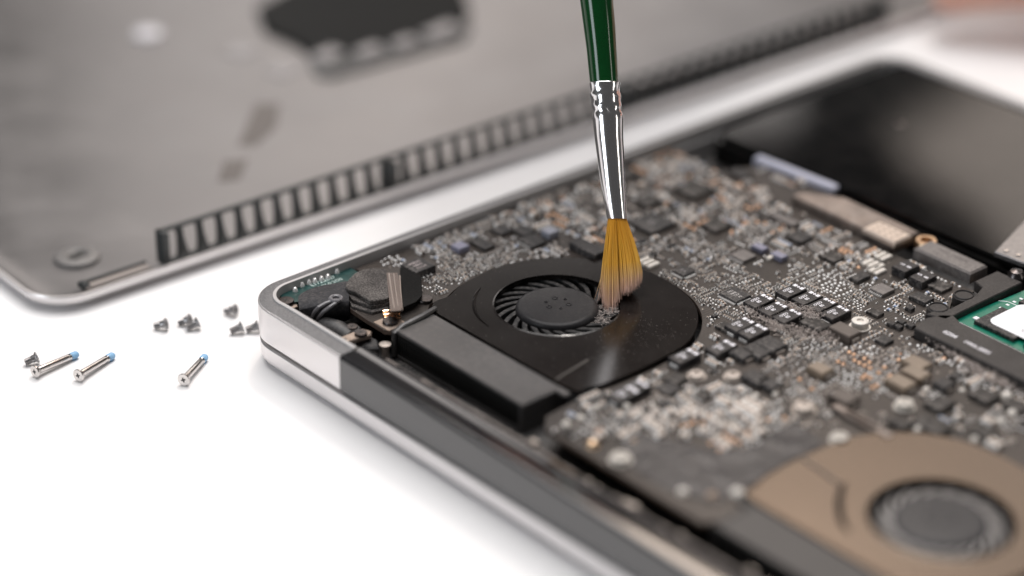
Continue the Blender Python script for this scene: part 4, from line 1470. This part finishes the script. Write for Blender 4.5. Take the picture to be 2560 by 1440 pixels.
# slot with its black end, screw boss, stains, pads
mb = MB()
mb.box(24.5, 5.4, 2.9, 3.6, 20, 2.6, .2)
mb.build('edge_tape', mat('brown_grey_tape', (0.24, 0.21, 0.195), .5), cover)
mb = MB()
mb.box(15.0, 6.2, 2.8, 4.4, 2.2, 3.4, .5)
mb.box(25, 7.6, 2.4, 3.9, 20, .9, .2)
mb.build('edge_clip', vent_m, cover)
bx, by = cov(192, 634, 3.0)
mb = MB()
mb.lathe([(6.4, 1.3), (6.2, 2.3), (5.2, 2.7), (3.6, 2.7), (3.2, 2.3), (2.7, 2.2)], bx, by, 36)
boss = mb.build('screw_boss', mat('dull_boss', (0.17, 0.165, 0.162), .6, .5), cover)
mb = MB()
for s_ in (-1.0, 1.0):
    mb.lathe([(1.7, 2.2), (1.6, 2.35), (0, 2.36)], bx + s_ * 1.2, by + s_ * 0.3, 12)
mb.build('screw_hole', recess_m, boss)
for pts in (((640, 262), (700, 262), (690, 320), (640, 365), (595, 365)), ((560, 405), (620, 400), (600, 450), (545, 455))):
    mb = MB()
    mb.prism([cov(u, v, 1.4) for u, v in pts], 1.32, 1.45)
    mb.build('glue_residue', stain_m, cover)
mb = MB()
mb.lathe([(4.8, 1.3), (4.6, 2.3), (3.8, 2.7), (0, 2.8)], *cov(370, 85, 2), 24)
mb.build('round_pad', mat('white_pad', (0.55, 0.54, 0.57), .5), cover)
# raised dark slab with pale blocks round its edge
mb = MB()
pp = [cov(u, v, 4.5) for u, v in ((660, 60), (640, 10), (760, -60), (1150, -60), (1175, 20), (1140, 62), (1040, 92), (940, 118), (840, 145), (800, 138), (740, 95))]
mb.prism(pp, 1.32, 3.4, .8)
pad = mb.build('dark_pad', pad_m, cover, label='dark pad with pale tabs on the cover')
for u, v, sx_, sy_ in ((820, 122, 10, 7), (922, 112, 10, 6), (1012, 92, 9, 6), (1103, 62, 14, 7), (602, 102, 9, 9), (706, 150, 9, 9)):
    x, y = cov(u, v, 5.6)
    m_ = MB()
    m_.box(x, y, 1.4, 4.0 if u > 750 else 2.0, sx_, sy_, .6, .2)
    m_.build('pale_tab', tab_m, pad)
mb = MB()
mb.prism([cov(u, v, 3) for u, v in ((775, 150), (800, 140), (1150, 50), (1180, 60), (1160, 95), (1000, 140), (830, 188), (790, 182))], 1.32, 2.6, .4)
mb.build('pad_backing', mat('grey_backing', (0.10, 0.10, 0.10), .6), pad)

# ------------------------------------------------------------------ screws lying on the table
def screw_meshes(length, shank_r, head_r, long_):
    hd = MB()
    ck = .9 if long_ else 1.1
    hd.lathe([(shank_r, 0.0), (shank_r * 1.05, ck - (.85 if long_ else .4)), (head_r * .96, ck), (head_r, ck + .12), (head_r, 1.32), (head_r * .94, 1.42), (0.0, 1.46)], 0, 0, 28)
    for a in (0, 90):
        hd.box(0, 0, 1.3, 1.475 + a * .00002, head_r * .78, head_r * .24, 0, R(a + 20), 1)
    sh = MB()
    pr = [(shank_r, 0.01)]
    n_thr = 3.2 if long_ else length
    z = 0.0
    if long_:
        pr.append((shank_r, -(length - n_thr)))
        pr.append((shank_r * .86, -(length - n_thr) - .25))
        z = -(length - n_thr) - .25
    while z > -length + .35:
        pr += [(shank_r * .98, z - .12), (shank_r * .82, z - .26)]
        z -= .35
    pr.append((0.0, z))
    sh.lathe(pr[::-1], 0, 0, 20)
    bl = MB()
    if long_:
        bl.lathe([(0.0, -length - .05), (shank_r * .8, -length + .05), (shank_r * 1.07, -length + .5), (shank_r * 1.08, -length + 1.9), (shank_r * .9, -length + 2.3)], 0, 0, 16)
    return hd, sh, bl


LH = screw_meshes(12.6, .92, 1.65, True)
SH = screw_meshes(2.4, .95, 1.5, False)
lm = [LH[0].mesh('head', [steel, recess_m]), LH[1].mesh('shank', [steel]), LH[2].mesh('thread_tip', [blue_m])]
sm_ = [SH[0].mesh('head', [steel_dull, recess_m]), SH[1].mesh('shank', [steel_dull])]


def lay_screw(name, head_px, tip_px, meshes, parts, label, group, head_r, tip_r, cat='screw', zl=0.0):
    h = Vector((*at(*head_px, head_r + zl), head_r + zl))
    t = Vector((*at(*tip_px, tip_r + zl), tip_r + zl))
    ax = (h - t).normalized()
    o = thing(name, label, cat, group, h)
    o.rotation_mode = 'QUATERNION'
    o.rotation_quaternion = ax.to_track_quat('Z', 'Y')
    for nm, me_ in zip(parts, meshes):
        c_ = bpy.data.objects.new(nm, me_)
        col.objects.link(c_)
        c_.parent = o
    return o


pn = ('head', 'shank', 'thread_tip')
lay_screw('long_screw', (97, 925), (196, 884), lm, pn, 'long blue-tipped silver screw with a short screw behind its head, leftmost of the three', 'long screws on the table', 1.75, 1.0)
lay_screw('long_screw', (204, 934), (281, 889), lm, pn, 'long blue-tipped silver screw standing alone between two others on the table', 'long screws on the table', 1.75, 1.0)
lay_screw('long_screw', (464, 944), (515, 890), lm, pn, 'long blue-tipped silver screw nearest the laptop corner, pointing most steeply', 'long screws on the table', 1.75, 1.0)
for hp2, tp2, lab, zl in (((81, 898), (58, 908), 'short grey screw touching the head of the leftmost long screw', 0),
                          ((404, 811), (378, 816), 'blurred short grey screw left of the overlapping pair', 0),
                          ((464, 801), (446, 806), 'short grey screw at the back of the overlapping pair', 0),
                          ((484, 811), (462, 822), 'short grey screw at the front of the overlapping pair', 0),
                          ((578, 775), (556, 776), 'farthest short grey screw, alone behind the others', 0),
                          ((594, 821), (570, 831), 'short grey screw second from the laptop corner', 0),
                          ((634, 818), (612, 826), 'short grey screw half hidden by the laptop corner', 0)):
    lay_screw('short_screw', hp2, tp2, sm_, pn, lab, 'short screws on the table', 1.65, .85, zl=zl)

# ------------------------------------------------------------------ paint brush held in the plane of focus
brush = thing('paint_brush', 'paint brush with green handle, chrome ferrule and amber bristles touching the fan', 'brush')
tip3 = Vector((*at(1540, 742, 16.5), 16.5))
DF = (tip3 - CAM).dot(fwd)                              # its distance along the view


def bp3(u, v, off=0.0):
    d = DF + off
    return CAM + fwd * d + rgt * ((u - 1280) * d / F_PX) - upv * ((v - 720) * d / F_PX)


PX = DF / F_PX
prof_px = [  # pixel row, left edge, right edge of the brush
    (-900, 1330, 1384), (-700, 1360, 1424), (-400, 1396, 1480), (-150, 1427, 1516), (0, 1450, 1533), (60, 1458, 1538), (120, 1466, 1541), (180, 1472, 1545), (207, 1475, 1546)]
hd = MB()


def rings_from(rows, m_, mi=0, n_=32, flat=1.0, f=None):
    vv, ff = [], []
    for (v, l, r_) in rows:
        c_ = bp3((l + r_) / 2, v)
        rad = (r_ - l) / 2 * PX
        for k in range(n_):
            a = 2 * math.pi * k / n_
            q = 1.0 if f is None else f(v, a)
            vv.append(tuple(c_ + rgt * (rad * q * math.cos(a)) + fwd * (rad * q * flat * math.sin(a))))
    for i in range(len(rows) - 1):
        for k in range(n_):
            j = (k + 1) % n_
            ff.append((i * n_ + k, i * n_ + j, i * n_ + n_ + j, i * n_ + n_ + k))
    ff += [tuple(range(n_ - 1, -1, -1)), tuple((len(rows) - 1) * n_ + k for k in range(n_))]
    m_.add(vv, ff, mi, True)


rings_from(prof_px, hd)
hd.build('handle', handle_m, brush)
fr = MB()
rings_from([(205, 1475, 1549), (207, 1473, 1551), (216, 1473, 1551), (226, 1476, 1550), (234, 1474, 1552), (242, 1474, 1553), (252, 1479, 1552), (262, 1477, 1554), (270, 1478, 1555),
            (276, 1481, 1554), (284, 1481, 1557), (292, 1480, 1558), (300, 1482, 1558), (340, 1486, 1558), (380, 1491, 1560), (420, 1496, 1562), (460, 1501, 1564), (500, 1508, 1566), (544, 1517, 1568), (547, 1518, 1568), (548, 1521, 1566)],
           fr, 0, 40, f=lambda v, a: 1.0 - (0.05 * max(0, math.cos(a * 4 + v * .09)) if 210 < v < 280 else 0))
fr.build('ferrule', ferrule_m, brush)

br_ = MB()
rn = random.Random(4)
for i in range(1500):
    a, q = rn.uniform(0, 2 * math.pi), math.sqrt(rn.random())
    cu, cv_ = q * math.cos(a), q * math.sin(a)            # position across the ferrule mouth
    u0_, v0_ = 1543 + cu * 22.5, 546
    z0_ = cv_ * 22.5 * PX
    if cu < -0.12 + rn.gauss(0, .08):                     # left lobe: long, reaching into the fan
        s_ = (cu + 1) / 0.95
        ue = 1503 + s_ * 47 + rn.gauss(0, 3)
        ve = 745 + 27 * math.sin(max(0, min(1, s_)) * math.pi) + rn.gauss(0, 9)
        if abs(s_ - .55) < .06:
            ve -= 16
        mid = (u0_ * .45 + ue * .55 - 1.0, 648)
    else:                                                # right lobe: pressed down and splayed to the right
        s_ = max(0.0, (cu + .12) / 1.12)
        ue = 1556 + s_ * 47 + rn.gauss(0, 2.5)
        ve = 731 - 30 * s_ ** 1.6 + rn.gauss(0, 5)
        mid = (u0_ + (ue - u0_) * .66 + 5 * s_ + 2, 646)
    if rn.random() < .03:
        ue += rn.gauss(0, 14)
        ve += rn.gauss(-6, 10)
    ze = z0_ * 1.7 + rn.gauss(0, .5)
    ts = (0, .25, .5, .75, 1)
    pts = []
    for t in ts:
        b0, b1, b2 = (1 - t) ** 2, 2 * t * (1 - t), t * t
        mu, mv = 2 * mid[0] - (u0_ + ue) / 2, 2 * mid[1] - (v0_ + ve) / 2
        pts.append(tuple(bp3(b0 * u0_ + b1 * mu + b2 * ue, b0 * v0_ + b1 * mv + b2 * ve, z0_ + (ze - z0_) * t)))
    r_ = rn.uniform(.075, .115)
    br_.tube(pts, [r_, r_, r_, r_ * .85, r_ * .3], 4, caps=False, uvw=True)
br_.build('bristles', bristle_m, brush, kind='stuff')

# ------------------------------------------------------------------ hand resting at the far end of the cover
person = thing('person', "person's bare hand resting on the table at the far end of the cover", 'person')
HANDSHIFT = Vector((-11, 25, 1))


def skin_chain(bm, chain, joints):
    pass


hv, he, hr = [], [], []


def hadd(p, r_, prev=None):
    hv.append((Vector(p) + HANDSHIFT) * S)
    hr.append(r_ * S)
    if prev is not None:
        he.append((prev, len(hv) - 1))
    return len(hv) - 1


wr = hadd((128, 420, 44), 22)
fa = hadd((215, 520, 62), 30, wr)
fb = hadd((330, 650, 90), 38, fa)
pm0 = hadd((98, 388, 38), 23, wr)
pm1 = hadd((70, 362, 33), 21, pm0)
fingers = [((44, 330, 28), (20, 307, 24), (-1, 290, 19), (-17, 278, 14), 9.6),
           ((36, 346, 30), (8, 326, 27), (-16, 308, 21), (-33, 296, 15), 9.8),
           ((34, 364, 29), (8, 348, 27), (-14, 334, 21), (-30, 325, 14), 9.2),
           ((40, 382, 26), (20, 372, 24), (2, 363, 18), (-11, 358, 12), 8.0)]
for k, (a, b, c_, d, r_) in enumerate(fingers):
    p = hadd(a, r_ * 1.35, pm1)
    p = hadd(b, r_ * 1.0, p)
    p = hadd(c_, r_ * .92, p)
    p = hadd(d, r_ * .78, p)
p = hadd((88, 350, 26), 14, pm0)
p = hadd((66, 318, 20), 11, p)
p = hadd((46, 296, 15), 9.5, p)
p = hadd((30, 283, 11), 7.5, p)
me = bpy.data.meshes.new('hand')
me.from_pydata(hv, he, [])
me.materials.append(skin_m)
hand = link('hand', me, person)
sk = hand.modifiers.new('skin', 'SKIN')
for i, sv in enumerate(me.skin_vertices[0].data):
    sv.radius = (hr[i], hr[i] * (.72 if i in (0, 3, 4) else 1))
    sv.use_root = i == 0
sb = hand.modifiers.new('smooth', 'SUBSURF')
sb.levels = sb.render_levels = 2
sk.use_smooth_shade = True

# second hand, above the picture, holding the brush; its dark sleeve runs back over the cover
G = bp3(1392, -430)
def hand_from(chains, name, mat_, parent, root_r):
    v_, e_, r_ = [], [], []
    ids = {}
    for ch in chains:
        prev = None
        for key, p_, rad in ch:
            if key in ids:
                prev = ids[key]
                continue
            v_.append(Vector(p_) * S)
            r_.append(rad * S)
            ids[key] = len(v_) - 1
            if prev is not None:
                e_.append((prev, ids[key]))
            prev = ids[key]
    me_ = bpy.data.meshes.new(name)
    me_.from_pydata(v_, e_, [])
    me_.materials.append(mat_)
    o_ = link(name, me_, parent)
    k_ = o_.modifiers.new('skin', 'SKIN')
    for i_, q_ in enumerate(me_.skin_vertices[0].data):
        q_.radius = (r_[i_], r_[i_])
        q_.use_root = i_ == 0
    d_ = o_.modifiers.new('smooth', 'SUBSURF')
    d_.levels = d_.render_levels = 2
    k_.use_smooth_shade = True
    return o_


ax_b = (bp3(1330, -900) - bp3(1392, -430)).normalized()     # up along the handle
bk = (Vector((-0.66, 0.58, 0)) + ax_b * 0.25).normalized()   # from the brush back towards the arm
sd = ax_b.cross(bk).normalized()
def hp_at(up_, back, side_):
    return G + ax_b * up_ + bk * back + sd * side_


wrist2 = hp_at(58, 92, -6)
palm2 = hp_at(44, 62, -4)
elbow = Vector((-250, 470, 250))
hand_from([
    [('w', wrist2, 22), ('p', palm2, 23), ('k1', hp_at(36, 44, 14), 12), ('i1', hp_at(26, 26, 20), 9.5), ('i2', hp_at(2, 9, 11), 8.5), ('i3', hp_at(-14, 6, 6), 7)],
    [('p', palm2, 23), ('k2', hp_at(24, 44, 6), 12), ('m1', hp_at(6, 28, 16), 9.5), ('m2', hp_at(-10, 12, 12), 8.5), ('m3', hp_at(-22, 9, 3), 7)],
    [('p', palm2, 23), ('k3', hp_at(16, 48, -4), 11), ('r1', hp_at(-2, 34, 4), 9), ('r2', hp_at(-14, 20, 2), 8), ('r3', hp_at(-24, 16, -4), 6.5)],
    [('p', palm2, 23), ('k4', hp_at(14, 54, -14), 10), ('l1', hp_at(-4, 42, -10), 8), ('l2', hp_at(-14, 30, -10), 7), ('l3', hp_at(-22, 26, -10), 6)],
    [('p', palm2, 23), ('t0', hp_at(46, 40, -18), 12), ('t1', hp_at(26, 18, -20), 10), ('t2', hp_at(4, 4, -12), 9), ('t3', hp_at(-8, 1, -9), 7.5)],
    [('w', wrist2, 22), ('f', wrist2 + (elbow - wrist2) * .2, 25)]], 'hand', skin_m, person, 22)
sleeve_m = mat('dark_navy_sleeve', (0.016, 0.017, 0.022), 0.85, bump=0.2, bscale=0.3)
mb = MB()
p0 = wrist2 + (elbow - wrist2) * .1
pts = [p0 + (elbow - p0) * t + Vector((0, 0, 6 * math.sin(t * 9))) for t in (0, .02, .2, .4, .6, .8, 1)] + [elbow + Vector((-60, 120, 60)), elbow + Vector((-90, 240, 150))]
mb.tube([tuple(q) for q in pts], [29, 33, 35, 39, 43, 47, 52, 56, 60], 20)
mb.build('sleeve', sleeve_m, person)
mb = MB()
mb.tube([(215 - 10, 520 + 22, 66), (218, 535, 67), (260, 590, 78), (320, 665, 95), (420, 790, 150)], [36, 40, 44, 50, 58], 20)
mb.build('sleeve', sleeve_m, person)
